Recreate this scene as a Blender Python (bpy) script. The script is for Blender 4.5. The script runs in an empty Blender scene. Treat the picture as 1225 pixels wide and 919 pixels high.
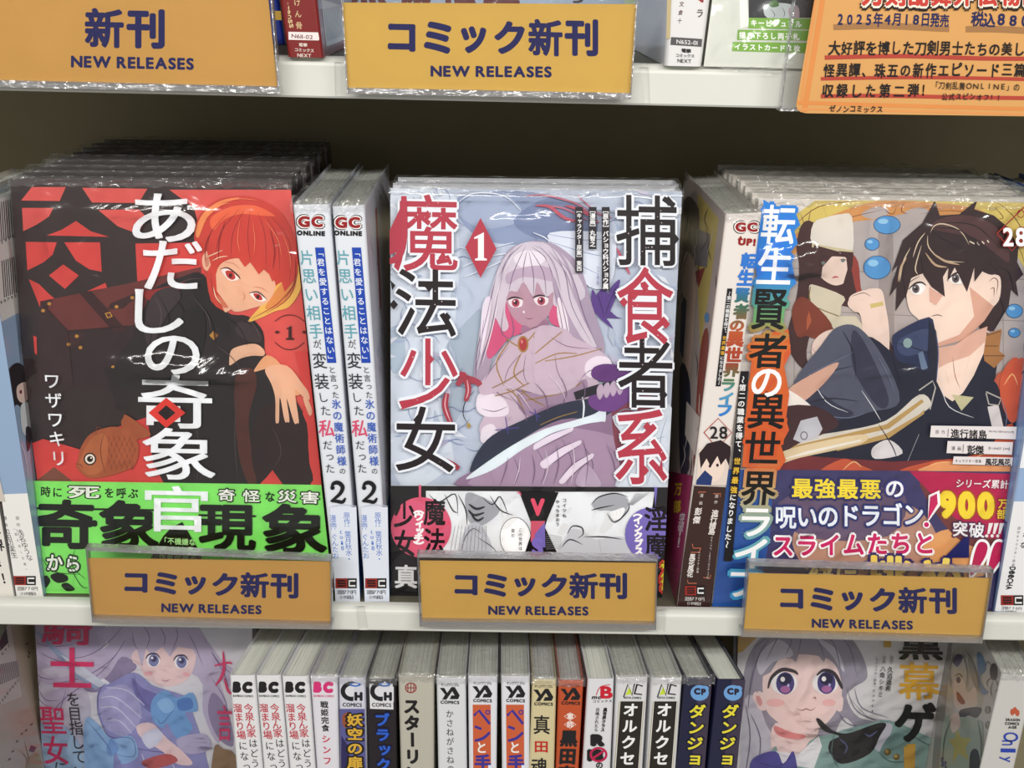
import bpy, math, random
from mathutils import Vector, Matrix
from mathutils.geometry import tessellate_polygon
random.seed(7)
SC = bpy.context.scene
COL = SC.collection

# ------------------------------------------------------------------ camera
IW, IH, FPX = 1225, 919, 1500.0
cam_d = bpy.data.cameras.new('camera'); cam = bpy.data.objects.new('camera', cam_d)
COL.objects.link(cam); SC.camera = cam
cam_d.sensor_width = 36.0; cam_d.lens = FPX * 36.0 / IW; cam_d.clip_start = 0.02
CAMP = Vector((0.0, -0.5445, 0.2805))
CAMR = (Matrix.Rotation(math.radians(-1.0), 3, 'Z') @ Matrix.Rotation(math.radians(72.0), 3, 'X')
        @ Matrix.Rotation(math.radians(1.4), 3, 'Z'))
cam.matrix_world = Matrix.Translation(CAMP) @ CAMR.to_4x4()

# ------------------------------------------------------------------ world, lights, exposure
w = bpy.data.worlds.new('world'); SC.world = w; w.use_nodes = True
w.node_tree.nodes['Background'].inputs[0].default_value = (1.0, 0.97, 0.92, 1)
w.node_tree.nodes['Background'].inputs[1].default_value = 0.34

def area(name, loc, target, sx, sy, power, color=(1, 1, 1)):
    l = bpy.data.lights.new(name, 'AREA'); l.shape = 'RECTANGLE'; l.size = sx; l.size_y = sy
    l.energy = power; l.color = color
    o = bpy.data.objects.new(name, l); COL.objects.link(o)
    o.location = loc
    o.rotation_euler = (Vector(target) - Vector(loc)).to_track_quat('-Z', 'Y').to_euler()
    return o
# ceiling light strips of the shop, in front of and above the bookcase
area('canopy_strip_light', (0.05, -0.83, 0.55), (0.0, 0.1, 0.05), 1.3, 0.022, 8.6, (1.0, 0.975, 0.93))
area('ceiling_strip_light', (-0.9, -2.4, 1.5), (0, 0, 0), 1.25, 0.10, 4, (1.0, 0.975, 0.93))
area('ceiling_strip_light', (1.3, -2.4, 1.5), (0, 0, 0), 1.25, 0.10, 4, (1.0, 0.975, 0.93))
SC.view_settings.view_transform = 'Standard'; SC.view_settings.look = 'None'
SC.view_settings.exposure = 0.0; SC.view_settings.gamma = 1.0
SC.view_settings.use_curve_mapping = False
SC.cycles.transparent_max_bounces = 24
SC.cycles.max_bounces = 10

# ------------------------------------------------------------------ geometry of the view rays (used once, to measure real positions)
def ray(x, y):
    return CAMR @ Vector(((x - IW / 2) / FPX, -(y - IH / 2) / FPX, -1.0))
def at(x, y, yp):
    "point of the world plane Y = yp seen at photograph pixel x, y"
    d = ray(x, y); return CAMP + d * ((yp - CAMP.y) / d.y)
def proj(P):
    d = CAMR.transposed() @ (Vector(P) - CAMP); return (IW / 2 - FPX * d.x / d.z, IH / 2 + FPX * d.y / d.z)
class Plane:
    def __init__(s, p, n):
        s.p = Vector(p); s.n = Vector(n).normalized()
        if s.n.dot(CAMP - s.p) < 0: s.n = -s.n
    def __call__(s, x, y, off=0.0):
        d = ray(x, y); t = (s.p - CAMP).dot(s.n) / d.dot(s.n)
        return CAMP + d * t + s.n * off
def leaning(px, py, y0, deg):
    "upright plane through pixel px,py at depth y0, its top leaning back by deg"
    a = math.radians(deg)
    return Plane(at(px, py, y0), (0, -math.cos(a), math.sin(a)))

# ------------------------------------------------------------------ colours, materials
def lin(c):
    r = []
    for v in c[:3]:
        v = v / 255.0
        r.append(v / 12.92 if v <= 0.04045 else ((v + 0.055) / 1.055) ** 2.4)
    return tuple(r)
def mat(name, rgb=None, rough=0.5, spec=0.5, coat=0.0, coatr=0.1, bump=None, attr=False, metal=0.0, var=0.0, sat=None):
    m = bpy.data.materials.new(name); m.use_nodes = True
    nt = m.node_tree; b = nt.nodes['Principled BSDF']
    b.inputs['Roughness'].default_value = rough; b.inputs['Specular IOR Level'].default_value = spec
    b.inputs['Metallic'].default_value = metal
    b.inputs['Coat Weight'].default_value = coat; b.inputs['Coat Roughness'].default_value = coatr
    src = None
    if attr:
        a = nt.nodes.new('ShaderNodeVertexColor'); a.layer_name = 'Col'; src = a.outputs[0]
    elif rgb: b.inputs['Base Color'].default_value = (*lin(rgb), 1)
    if var:
        n = nt.nodes.new('ShaderNodeTexNoise'); n.inputs['Scale'].default_value = 60; n.inputs['Detail'].default_value = 5
        tc = nt.nodes.new('ShaderNodeTexCoord'); nt.links.new(tc.outputs['Object'], n.inputs['Vector'])
        mr = nt.nodes.new('ShaderNodeMapRange'); mr.inputs[3].default_value = 1 - var; mr.inputs[4].default_value = 1 + var
        nt.links.new(n.outputs[0], mr.inputs[0])
        mx = nt.nodes.new('ShaderNodeVectorMath'); mx.operation = 'SCALE'
        if src is None:
            rg = nt.nodes.new('ShaderNodeRGB'); rg.outputs[0].default_value = (*lin(rgb), 1); src = rg.outputs[0]
        nt.links.new(src, mx.inputs[0]); nt.links.new(mr.outputs[0], mx.inputs['Scale']); src = mx.outputs[0]
    if src is not None: nt.links.new(src, b.inputs['Base Color'])
    if bump:
        sc, st = bump
        n = nt.nodes.new('ShaderNodeTexNoise'); n.inputs['Scale'].default_value = sc; n.inputs['Detail'].default_value = 4
        tc = nt.nodes.new('ShaderNodeTexCoord'); nt.links.new(tc.outputs['Object'], n.inputs['Vector'])
        bp = nt.nodes.new('ShaderNodeBump'); bp.inputs['Strength'].default_value = st; bp.inputs['Distance'].default_value = 0.001
        nt.links.new(n.outputs[0], bp.inputs['Height']); nt.links.new(bp.outputs[0], b.inputs['Normal'])
        if coat: nt.links.new(bp.outputs[0], b.inputs['Coat Normal'])
    return m
M_PRINT = mat('printed_gloss', rough=0.34, spec=0.35, coat=0.35, coatr=0.12, attr=True, bump=(22, 0.25))
M_CARD = mat('printed_card', rough=0.6, spec=0.25, attr=True, var=0.05, bump=(40, 0.3))
M_COVER = {}
def cover_mat(rgb):
    k = tuple(rgb)
    if k not in M_COVER: M_COVER[k] = mat('book_cover', rgb, rough=0.36, spec=0.35, coat=0.35, coatr=0.12, bump=(22, 0.25))
    return M_COVER[k]
M_WHITE = mat('cream_painted_steel', (216, 217, 209), rough=0.32, spec=0.5, bump=(90, 0.08), var=0.02)
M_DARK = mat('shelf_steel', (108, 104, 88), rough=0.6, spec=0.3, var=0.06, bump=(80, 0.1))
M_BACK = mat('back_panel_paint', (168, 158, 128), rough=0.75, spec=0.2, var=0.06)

def page_mat(name, base, dark):
    m = bpy.data.materials.new(name); m.use_nodes = True
    nt = m.node_tree; b = nt.nodes['Principled BSDF']; b.inputs['Roughness'].default_value = 0.85
    b.inputs['Specular IOR Level'].default_value = 0.1
    uv = nt.nodes.new('ShaderNodeUVMap'); uv.uv_map = 'UVMap'
    mp = nt.nodes.new('ShaderNodeMapping'); mp.inputs['Scale'].default_value = (2600, 14, 1)
    nt.links.new(uv.outputs[0], mp.inputs[0])
    n = nt.nodes.new('ShaderNodeTexNoise'); n.inputs['Scale'].default_value = 1; n.inputs['Detail'].default_value = 3
    n.inputs['Roughness'].default_value = 0.7
    nt.links.new(mp.outputs[0], n.inputs['Vector'])
    cr = nt.nodes.new('ShaderNodeValToRGB')
    cr.color_ramp.elements[0].position = 0.28; cr.color_ramp.elements[0].color = (*lin(dark), 1)
    cr.color_ramp.elements[1].position = 0.47; cr.color_ramp.elements[1].color = (*lin(base), 1)
    nt.links.new(n.outputs[0], cr.inputs[0]); nt.links.new(cr.outputs[0], b.inputs['Base Color'])
    bp = nt.nodes.new('ShaderNodeBump'); bp.inputs['Strength'].default_value = 0.2; bp.inputs['Distance'].default_value = 0.0003
    nt.links.new(n.outputs[0], bp.inputs['Height']); nt.links.new(bp.outputs[0], b.inputs['Normal'])
    return m
M_PAGE = page_mat('page_edges', (246, 248, 238), (184, 187, 172))
M_PAGEW = page_mat('white_page_edges', (240, 242, 240), (190, 192, 190))

def clear_mat(name, alpha=0.08, rough=0.05, tint=(1, 1, 1), bump=None, glossy=1.0, haze=0.0, frk=1.0):
    m = bpy.data.materials.new(name); m.use_nodes = True
    nt = m.node_tree; nt.nodes.clear()
    out = nt.nodes.new('ShaderNodeOutputMaterial')
    tr = nt.nodes.new('ShaderNodeBsdfTransparent'); tr.inputs[0].default_value = (*tint, 1)
    gl = nt.nodes.new('ShaderNodeBsdfGlossy'); gl.inputs['Roughness'].default_value = rough
    gl.inputs[0].default_value = (glossy, glossy, glossy, 1)
    fr = nt.nodes.new('ShaderNodeFresnel'); fr.inputs[0].default_value = 1.45
    ad = nt.nodes.new('ShaderNodeMath'); ad.operation = 'ADD'; ad.inputs[1].default_value = alpha
    ml = nt.nodes.new('ShaderNodeMath'); ml.operation = 'MULTIPLY'; ml.inputs[1].default_value = frk
    ad.use_clamp = True
    mx = nt.nodes.new('ShaderNodeMixShader')
    nt.links.new(fr.outputs[0], ml.inputs[0]); nt.links.new(ml.outputs[0], ad.inputs[0]); nt.links.new(ad.outputs[0], mx.inputs[0])
    nt.links.new(tr.outputs[0], mx.inputs[1]); nt.links.new(gl.outputs[0], mx.inputs[2])
    last = mx.outputs[0]
    if haze:
        df = nt.nodes.new('ShaderNodeBsdfDiffuse'); df.inputs[0].default_value = (0.9, 0.9, 0.9, 1)
        m2 = nt.nodes.new('ShaderNodeMixShader'); m2.inputs[0].default_value = haze
        nt.links.new(last, m2.inputs[1]); nt.links.new(df.outputs[0], m2.inputs[2]); last = m2.outputs[0]
    nt.links.new(last, out.inputs[0])
    if bump:
        sc, st, ds = bump
        n = nt.nodes.new('ShaderNodeTexNoise'); n.inputs['Scale'].default_value = sc; n.inputs['Detail'].default_value = 3
        n.inputs['Distortion'].default_value = 1.2
        tc = nt.nodes.new('ShaderNodeTexCoord'); nt.links.new(tc.outputs['Object'], n.inputs['Vector'])
        bp = nt.nodes.new('ShaderNodeBump'); bp.inputs['Strength'].default_value = st; bp.inputs['Distance'].default_value = ds
        nt.links.new(n.outputs[0], bp.inputs['Height'])
        nt.links.new(bp.outputs[0], gl.inputs['Normal']); nt.links.new(bp.outputs[0], fr.inputs['Normal'])
    return m
M_FILM = clear_mat('shrink_wrap_film', 0.0, 0.13, (0.99, 0.99, 0.99), (30, 0.5, 0.004), frk=1.25)
M_CRINKLE = clear_mat('crumpled_wrap_film', 0.06, 0.12, (0.97, 0.97, 0.97), (120, 0.9, 0.004), haze=0.05, frk=0.35)
M_ACRYL = clear_mat('clear_acrylic', 0.01, 0.04, (0.99, 0.99, 0.99), frk=0.6)
M_ACEDGE = clear_mat('acrylic_edge', 0.22, 0.15, (0.72, 0.72, 0.74), (300, 0.5, 0.002), haze=0.10)

# ------------------------------------------------------------------ mesh builder
class MB:
    def __init__(s): s.v = []; s.f = []; s.c = []; s.uv = []; s.has_uv = False
    def face(s, pts, col=None, uv=None):
        i = len(s.v); s.v += [tuple(p) for p in pts]; s.f.append(tuple(range(i, i + len(pts)))); s.c.append(col)
        s.uv.append(uv)
        if uv: s.has_uv = True
    def raw(s, vs, fs, col=None):
        i = len(s.v); s.v += [tuple(p) for p in vs]
        for f in fs: s.f.append(tuple(i + k for k in f)); s.c.append(col); s.uv.append(None)
    def hexa(s, q, uvw=None):
        "8 corners: front TL TR BR BL, back TL TR BR BL"
        a, b, c, d, e, f, g, h = q
        for F in ((d, c, b, a), (e, f, g, h), (a, b, f, e), (c, d, h, g), (b, c, g, f), (d, a, e, h)):
            s.face(F)
    def build(s, name, m, parent=None, smooth=False):
        me = bpy.data.meshes.new(name); me.from_pydata(s.v, [], s.f)
        if any(c is not None for c in s.c):
            ca = me.color_attributes.new('Col', 'FLOAT_COLOR', 'CORNER'); k = 0
            buf = []
            for f, c in zip(s.f, s.c):
                l = (*lin(c or (255, 255, 255)), 1.0)
                buf += l * len(f)
            ca.data.foreach_set('color', buf)
        if s.has_uv:
            ul = me.uv_layers.new(name='UVMap'); buf = []
            for f, u in zip(s.f, s.uv):
                for k in range(len(f)):
                    buf += list(u[k]) if u else [0.0, 0.0]
            ul.data.foreach_set('uv', buf)
        me.materials.append(m)
        if smooth: me.polygons.foreach_set('use_smooth', [True] * len(me.polygons))
        me.update()
        o = bpy.data.objects.new(name, me); COL.objects.link(o)
        if parent is not None:
            o.parent = parent; o.matrix_parent_inverse = Matrix.Translation(-parent.location)
        return o
def thing(name, label, cat, loc, group=None):
    o = bpy.data.objects.new(name, None); COL.objects.link(o); o.location = loc
    o.empty_display_size = 0.01
    o['label'] = label; o['category'] = cat
    if group: o['group'] = group
    return o
def boxm(mb, x0, x1, y0, y1, z0, z1):
    P = lambda x, y, z: Vector((x, y, z))
    mb.hexa([P(x0, y0, z1), P(x1, y0, z1), P(x1, y0, z0), P(x0, y0, z0), P(x0, y1, z1), P(x1, y1, z1), P(x1, y1, z0), P(x0, y1, z0)])

# ------------------------------------------------------------------ glyphs
_G = {}; _NS = {}
def glyph(ch, bold=0.0):
    "outline of one character; bold strokes are stamped so that dense characters stay open"
    k = (ch, round(bold, 3))
    bold = 0.0 if bold < .006 else bold
    if k not in _G and bold:
        vs0, fs0, b = glyph(ch, 0.0); r = bold; vs = []; fs = []; N = 8 if bold > .03 else 4
        sh = [(0, 0)] + [(r * math.cos(2 * math.pi * (i + .5) / N), r * math.sin(2 * math.pi * (i + .5) / N)) for i in range(N)]
        for dx, dy in sh:
            n = len(vs); vs += [(x + dx, y + dy) for x, y in vs0]; fs += [tuple(i + n for i in f) for f in fs0]
        _G[k] = (vs, fs, (b[0] - r, b[1] + r, b[2] - r, b[3] + r)); _NS[k] = len(fs0)
    if k not in _G:
        cu = bpy.data.curves.new('g', 'FONT'); cu.body = ch; cu.size = 1; cu.offset = bold; cu.resolution_u = 4
        o = bpy.data.objects.new('g', cu); COL.objects.link(o)
        me = o.evaluated_get(bpy.context.evaluated_depsgraph_get()).to_mesh()
        vs = [(v.co.x, v.co.y) for v in me.vertices]; fs = [tuple(p.vertices) for p in me.polygons]
        if not vs: vs = [(0, 0)]
        xs = [v[0] for v in vs]; ys = [v[1] for v in vs]
        _G[k] = (vs, fs, (min(xs), max(xs), min(ys), max(ys)))
        bpy.data.objects.remove(o); bpy.data.curves.remove(cu)
    return _G[k]
ROT = set('ー～〜（）()「」［］[]…：:－=')
def smoothpts(pts, n=4, closed=True):
    out = []; N = len(pts)
    rng = range(N) if closed else range(N - 1)
    for i in rng:
        g = lambda k: pts[k % N] if closed else pts[max(0, min(N - 1, k))]
        p0, p1, p2, p3 = g(i - 1), g(i), g(i + 1), g(i + 2)
        for j in range(n):
            t = j / n
            out.append(tuple(0.5 * ((2 * p1[a]) + (-p0[a] + p2[a]) * t + (2 * p0[a] - 5 * p1[a] + 4 * p2[a] - p3[a]) * t * t
                                    + (-p0[a] + 3 * p1[a] - 3 * p2[a] + p3[a]) * t ** 3) for a in (0, 1)))
    if not closed: out.append(tuple(pts[-1]))
    return out
def clip_poly(pts, clip):
    "Sutherland-Hodgman against a convex clip polygon (pixel coords)"
    area2 = sum(clip[i][0] * clip[(i + 1) % len(clip)][1] - clip[(i + 1) % len(clip)][0] * clip[i][1] for i in range(len(clip)))
    sg = 1 if area2 > 0 else -1
    for i in range(len(clip)):
        a = clip[i]; b = clip[(i + 1) % len(clip)]
        side = lambda p: sg * ((b[0] - a[0]) * (p[1] - a[1]) - (b[1] - a[1]) * (p[0] - a[0]))
        out = []
        for j in range(len(pts)):
            p, q = pts[j - 1], pts[j]; sp, sq = side(p), side(q)
            if (sp >= 0) != (sq >= 0):
                t = sp / (sp - sq); out.append((p[0] + (q[0] - p[0]) * t, p[1] + (q[1] - p[1]) * t))
            if sq >= 0: out.append(q)
        pts = out
        if len(pts) < 3: return []
    return pts
class Art:
    "flat print on one real plane; every draw call lies a hundredth of a millimetre above the last"
    def __init__(s, surf, clip=None, material=None, eps=1.8e-5):
        s.surf = surf; s.mb = MB(); s.L = 3; s.post = 0; s.k = 1.0; s.o = (0.0, 0.0); s.clip = clip; s.m = material or M_PRINT; s.eps = eps
    def zoom(s, k, ox, oy): s.k = k; s.o = (ox, oy); return s
    def T(s, p): return (p[0] / s.k + s.o[0], p[1] / s.k + s.o[1])
    def W(s, p): return s.surf(p[0], p[1], s.L * s.eps)
    def up(s): s.L += 1 + s.post; s.post = 0
    def _tri(s, pts, col):
        for t in tessellate_polygon([[Vector((p[0], p[1], 0)) for p in pts]]):
            tp = [pts[i] for i in t]
            if s.clip: tp = clip_poly(tp, s.clip)
            if len(tp) >= 3:
                # keep winding facing the viewer
                a = sum(tp[i][0] * tp[(i + 1) % len(tp)][1] - tp[(i + 1) % len(tp)][0] * tp[i][1] for i in range(len(tp)))
                if a > 0: tp = tp[::-1]
                if abs(a) > 1e-4: s.mb.face([s.W(p) for p in tp], col)
    def poly(s, col, pts, sm=False, n=4):
        s.up(); pts = [s.T(p) for p in pts]
        if sm: pts = smoothpts(pts, n)
        s._tri(pts, col)
    def rect(s, col, x0, y0, x1, y1): s.poly(col, [(x0, y0), (x1, y0), (x1, y1), (x0, y1)])
    def ell(s, col, cx, cy, rx, ry, rot=0, n=20):
        c, d = math.cos(math.radians(rot)), math.sin(math.radians(rot))
        P = []
        for i in range(n):
            a = 2 * math.pi * i / n; x = rx * math.cos(a); y = ry * math.sin(a); P.append((cx + x * c - y * d, cy + x * d + y * c))
        s.poly(col, P)
    def ring(s, col, cx, cy, rx, ry, wd, n=24):
        s.up()
        for i in range(n):
            a = 2 * math.pi * i / n; b = 2 * math.pi * (i + 1) / n
            q = [(cx + (rx + e) * math.cos(t), cy + (ry + e) * math.sin(t)) for t, e in ((a, 0), (b, 0), (b, wd), (a, wd))]
            s._tri([s.T(p) for p in q], col)
    def line(s, col, wd, pts, sm=True, taper=0.0, n=4, new=True):
        "stroke; width in the current zoom units; taper 0..1 thins both ends, 2 thins only the end"
        if new: s.up()
        P = smoothpts(pts, n, False) if sm and len(pts) > 2 else list(pts)
        N = len(P); L = []; R = []
        for i in range(N):
            a = P[max(0, i - 1)]; b = P[min(N - 1, i + 1)]
            dx, dy = b[0] - a[0], b[1] - a[1]; q = math.hypot(dx, dy) or 1
            t = i / (N - 1)
            if taper == 2: k = 1 - t * 0.95
            else: k = 1 - taper * (2 * t - 1) ** 2
            h = wd * 0.5 * k
            L.append((P[i][0] - dy / q * h, P[i][1] + dx / q * h)); R.append((P[i][0] + dy / q * h, P[i][1] - dx / q * h))
        for i in range(N - 1):
            s._tri([s.T(L[i]), s.T(L[i + 1]), s.T(R[i + 1]), s.T(R[i])], col)
    def lines(s, col, wd, many, taper=0.9, sm=True):
        s.up()
        for p in many: s.line(col, wd, p, sm, taper, new=False)
    def g(s, ch, col, x0, y0, x1, y1, bold=0.0, em=False, lean=0.0, slant=0.0, rot=False, top=None):
        "one character fitted to the box; lean = x shift per y, slant = italic shear"
        vs, fs, (a, b, c, d) = glyph(ch, bold)
        if em: a, b, c, d = 0.0, 1.0, -0.12, 0.88
        ww = (b - a) or 1; hh = (d - c) or 1
        P = []
        ym = (y0 + y1) / 2
        for vx, vy in vs:
            u = (vx - a) / ww; v = 1 - (vy - c) / hh
            if rot: u, v = 1 - v, u
            y = y0 + v * (y1 - y0); x = x0 + u * (x1 - x0) + lean * (y - ym) - slant * (v - .5) * (y1 - y0) + 0.0
            y += (x - (x0 + x1) / 2) * 0.02
            P.append(s.T((x, y)))
        ns = _NS.get((ch, round(bold, 3)) , 10 ** 9); L0 = s.L
        for fi, f in enumerate(fs):
            s.L = L0 + .2 * (fi // ns)
            tp = [P[i] for i in f]
            if s.clip:
                tp = clip_poly(tp, s.clip)
            if len(tp) < 3: continue
            cc = col if top is None else top(sum(p[1] for p in tp) / len(tp))
            s.mb.face([s.W(p) for p in tp], cc)
        s.L = L0; s.post = max(s.post, 2 if ns < 10 ** 9 else 0)
    def v(s, txt, col, x0, y0, x1, y1, w, h=None, bold=0.0, new=True):
        "vertical column of text: first glyph centre x0,y0 to last glyph centre x1,y1"
        if new: s.up()
        n = len(txt); h = h or w
        lean = (x1 - x0) / (y1 - y0) if n > 1 and abs(y1 - y0) > 1e-6 else 0
        for i, ch in enumerate(txt):
            if ch == ' ': continue
            t = i / (n - 1) if n > 1 else 0
            cx = x0 + (x1 - x0) * t; cy = y0 + (y1 - y0) * t
            asc = ord(ch) < 0x250
            ox = oy = 0
            if ch in '。、,.': ox, oy = w * .55, -h * .5
            if ch in 'っょゃゅァィゥェォッャュョ': ox, oy = w * .1, -h * .08
            if asc and ch not in ROT:
                vs, fs, b = glyph(ch, bold); hw = w * .5 * max(.35, (b[1] - b[0])); hh = h * .5 * (b[3] - b[2]) * 1.05
                s.g(ch, col, cx - hw, cy - hh, cx + hw, cy + hh, bold, False, lean)
            else:
                s.g(ch, col, cx - w / 2 + ox, cy - h / 2 + oy, cx + w / 2 + ox, cy + h / 2 + oy, bold, True, lean, rot=ch in ROT)
    def h(s, txt, col, x0, y0, x1, y1, w, h=None, bold=0.0, lean=0.0, slant=0.0, fit=False, new=True, top=None):
        "horizontal text between baseline-centre points; latin text set proportionally when fit"
        if new: s.up()
        h = h or w; n = len(txt)
        if fit:      # proportional latin: x0..x1 is the full extent, h the cap height
            adv = []
            for ch in txt:
                if ch == ' ': adv.append((0, .28)); continue
                b = glyph(ch, bold)[2]; adv.append((b[0], b[1] - b[0] + .075))
            tot = sum(a[1] for a in adv) - .075; k = (x1 - x0) / tot; x = x0
            for ch, a in zip(txt, adv):
                if ch != ' ':
                    b = glyph(ch, bold)[2]; t = (x - x0) / (x1 - x0); cy = y0 + (y1 - y0) * t; kk = h / (.7 + 2 * bold)
                    s.g(ch, col, x, cy + h / 2 - b[3] * kk + (-bold * kk), x + (b[1] - b[0]) * k, cy + h / 2 - b[2] * kk - bold * kk, bold, False, lean, slant, top=top)
                x += a[1] * k
            return
        for i, ch in enumerate(txt):
            if ch == ' ': continue
            t = i / (n - 1) if n > 1 else 0
            cx = x0 + (x1 - x0) * t; cy = y0 + (y1 - y0) * t
            if ord(ch) < 0x250 and ch not in ROT:
                b = glyph(ch, bold)[2]; hw = w * .5 * min(1, (b[1] - b[0]) * 1.2); hh = h * .5 * (b[3] - b[2])
                s.g(ch, col, cx - hw, cy - hh, cx + hw, cy + hh, bold, False, lean, slant, top=top)
            else: s.g(ch, col, cx - w / 2, cy - h / 2, cx + w / 2, cy + h / 2, bold, True, lean, slant, top=top)
    def flush(s, name, parent, label=None):
        if not s.mb.f: return None
        o = s.mb.build(name, s.m, parent); s.mb = MB()
        if label: o['label'] = label
        return o
# ------------------------------------------------------------------ bookcase
ZU, ZM, ZL, ZT = 0.2480, 0.0, -0.2365, 0.496       # tops of the boards
LY = -0.0245                                        # front face of the shelf lips
BY = 0.185                                           # back panel
bc = thing('bookcase', 'cream steel bookcase with dark recess whose shelves hold all the comics', 'bookcase', (0, 0, ZL))
def lip(z0, z1, nm='shelf_lip'):
    mb = MB(); X = 0.75; r = 0.0035; N = 5
    prof = [(LY, z0 + 0.0008), (LY, z1 - r)]
    for i in range(1, N + 1):
        a = math.pi / 2 * i / N; prof.append((LY + r - r * math.cos(a), z1 - r + r * math.sin(a)))
    prof += [(LY + 0.0055, z1), (LY + 0.0065, z1 - 0.001), (LY + 0.0065, z0), (LY + 0.0008, z0)]
    for i in range(len(prof)):
        a, b = prof[i - 1], prof[i]
        mb.face([(-X, a[0], a[1]), (-X, b[0], b[1]), (X, b[0], b[1]), (X, a[0], a[1])])
    for sx in (-X, X): mb.face([(sx, p[0], p[1]) for p in prof])
    return mb.build(nm, M_WHITE, bc)
for z in (ZU, ZM, ZL, ZT):
    mb = MB(); boxm(mb, -0.75, 0.75, LY + 0.0065, BY, z - 0.012, z - 0.0003); mb.build('shelf_board', M_DARK, bc)
    lip(z - (0.0161 if z > .1 else 0.0107), z + (.0002 if z > .1 else .0016))
mb = MB(); boxm(mb, -0.75, 0.75, BY, BY + 0.012, ZL - 0.02, ZT + 0.02); mb.build('back_panel', M_BACK, bc)
for sx in (-0.765, 0.75):
    mb = MB(); boxm(mb, sx, sx + 0.015, LY, BY + 0.012, ZL - 0.03, ZT + 0.02); mb.build('side_panel', M_WHITE, bc)

# ------------------------------------------------------------------ books
def extend(a, b, z):
    "point on the line a-b at height z"
    t = (z - a.z) / (b.z - a.z); return a + (b - a) * t
def bkframe(plane, tl, tr, br, bl, zf, yaw=0.0, ztop=None):
    TL, TR, BR, BL = plane(*tl), plane(*tr), plane(*br), plane(*bl)
    if ztop is not None: TL, TR = extend(BL, TL, ztop), extend(BR, TR, ztop)
    return TL, TR, extend(TR, BR, zf), extend(TL, BL, zf), Vector((yaw, 1, 0))
def mapper(fr):
    TL, TR, BR, BL, dv = fr
    W = ((TR - TL).length + (BR - BL).length) / 2; H = ((TL - BL).length + (TR - BR).length) / 2
    def P(um, v, wm):
        u = um / W
        return (BL.lerp(BR, u)).lerp(TL.lerp(TR, u), v) + dv * wm
    return P, W, H
def prism(mb, P, prof, v0, v1, uvs=None, vf=None):
    n = len(prof); lo = [P(a, v0, b) for a, b in prof]; hi = [P(a, vf(a, b) if vf else v1, b) for a, b in prof]
    for i in range(n):
        j = (i + 1) % n
        uv = None
        if uvs: uv = [(uvs(prof[i])[0], 0), (uvs(prof[j])[0], 0), (uvs(prof[j])[0], .18), (uvs(prof[i])[0], .18)]
        mb.face([lo[i], lo[j], hi[j], hi[i]], None, uv)
    for t in tessellate_polygon([[Vector((a, b, 0)) for a, b in prof]]):
        mb.face([hi[k] for k in t], None, [uvs(prof[k]) for k in t] if uvs else None)
        mb.face([lo[k] for k in t][::-1], None, [uvs(prof[k]) for k in t] if uvs else None)
def arc(cx, cy, r, a0, a1, n=4):
    return [(cx + r * math.cos(math.radians(a0 + (a1 - a0) * i / n)), cy + r * math.sin(math.radians(a0 + (a1 - a0) * i / n))) for i in range(n + 1)]
def wob(x, y, s=0.0):
    return math.sin(x * 7.1 + s) * math.cos(y * 9.7 - s * 2) * .5 + math.sin(x * 17.3 - y * 13.1 + s * 3) * .3 + math.sin(x * 41 + y * 37 + s) * .2

def film_top(P, W, D, parent, seed, amp=0.003, depth=None, w0=-0.001, over=0.004, name='shrink_wrap', nx=16, ny=14, front=0.0):
    "crumpled film lying over the top of a book, folding down a little in front"
    rnd = random.Random(seed); depth = depth or D
    mb = MB(); g = []
    drop = [0.004, 0.002, 0.0005]
    for j in range(ny + 1 + 3):
        row = []
        for i in range(nx + 1):
            u = -0.0008 + (W + 0.0016) * i / nx
            if j < 3:
                wv = w0 + rnd.uniform(-.0003, .0003); hv = -drop[j] * (.6 + .6 * abs(wob(i * .35, seed)))
            else:
                t = (j - 3) / ny; wv = w0 + .001 + t * depth
                k = 4 * t * (1 - t) if depth == D else (1 - t)
                hv = 0.0008 + amp * (0.25 + abs(wob(i * .33, j * .4, seed * 1.7)) + rnd.uniform(-.18, .18)) * (0.35 + .65 * k)
            p = P(min(W + .001, max(-.001, u)), 1.0, wv); row.append(p + Vector((0, 0, hv)))
        g.append(row)
    for j in range(len(g) - 1):
        for i in range(nx): mb.face([g[j][i], g[j][i + 1], g[j + 1][i + 1], g[j + 1][i]])
    return mb.build(name, M_CRINKLE, parent)
def film_front(P, W, H, parent, seed, off=0.0034, name='shrink_wrap', ridges=()):
    "taut film over the front with fine creases; ridges = (u, v, half width u, half height v, height)"
    rnd = random.Random(seed); mb = MB(); n, m = 40, 120; g = []
    for j in range(m + 1):
        row = []
        for i in range(n + 1):
            u, v = i / n, .01 + .985 * j / m
            h = 0.0007 * wob(u * 5, v * 3.5, seed) + rnd.uniform(0, .00004)
            for ru, rv, wu, wv, am in ridges:
                du, dv_ = (u - ru) / wu, (v - rv - .25 * wv * math.sin(u * 40)) / wv
                if abs(du) < 3 and abs(dv_) < 3: h += am * math.exp(-du * du - dv_ * dv_) * (1 + .5 * math.sin(u * 90 + v * 60))
            row.append(P(W * u, v, -off - h))
        g.append(row)
    vs = [p for r in g for p in r]; fs = []
    for j in range(m):
        for i in range(n):
            a = j * (n + 1) + i; fs.append((a, a + 1, a + n + 2, a + n + 1))
    mb.raw(vs, fs)
    return mb.build(name, M_FILM, parent, smooth=True)

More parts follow.
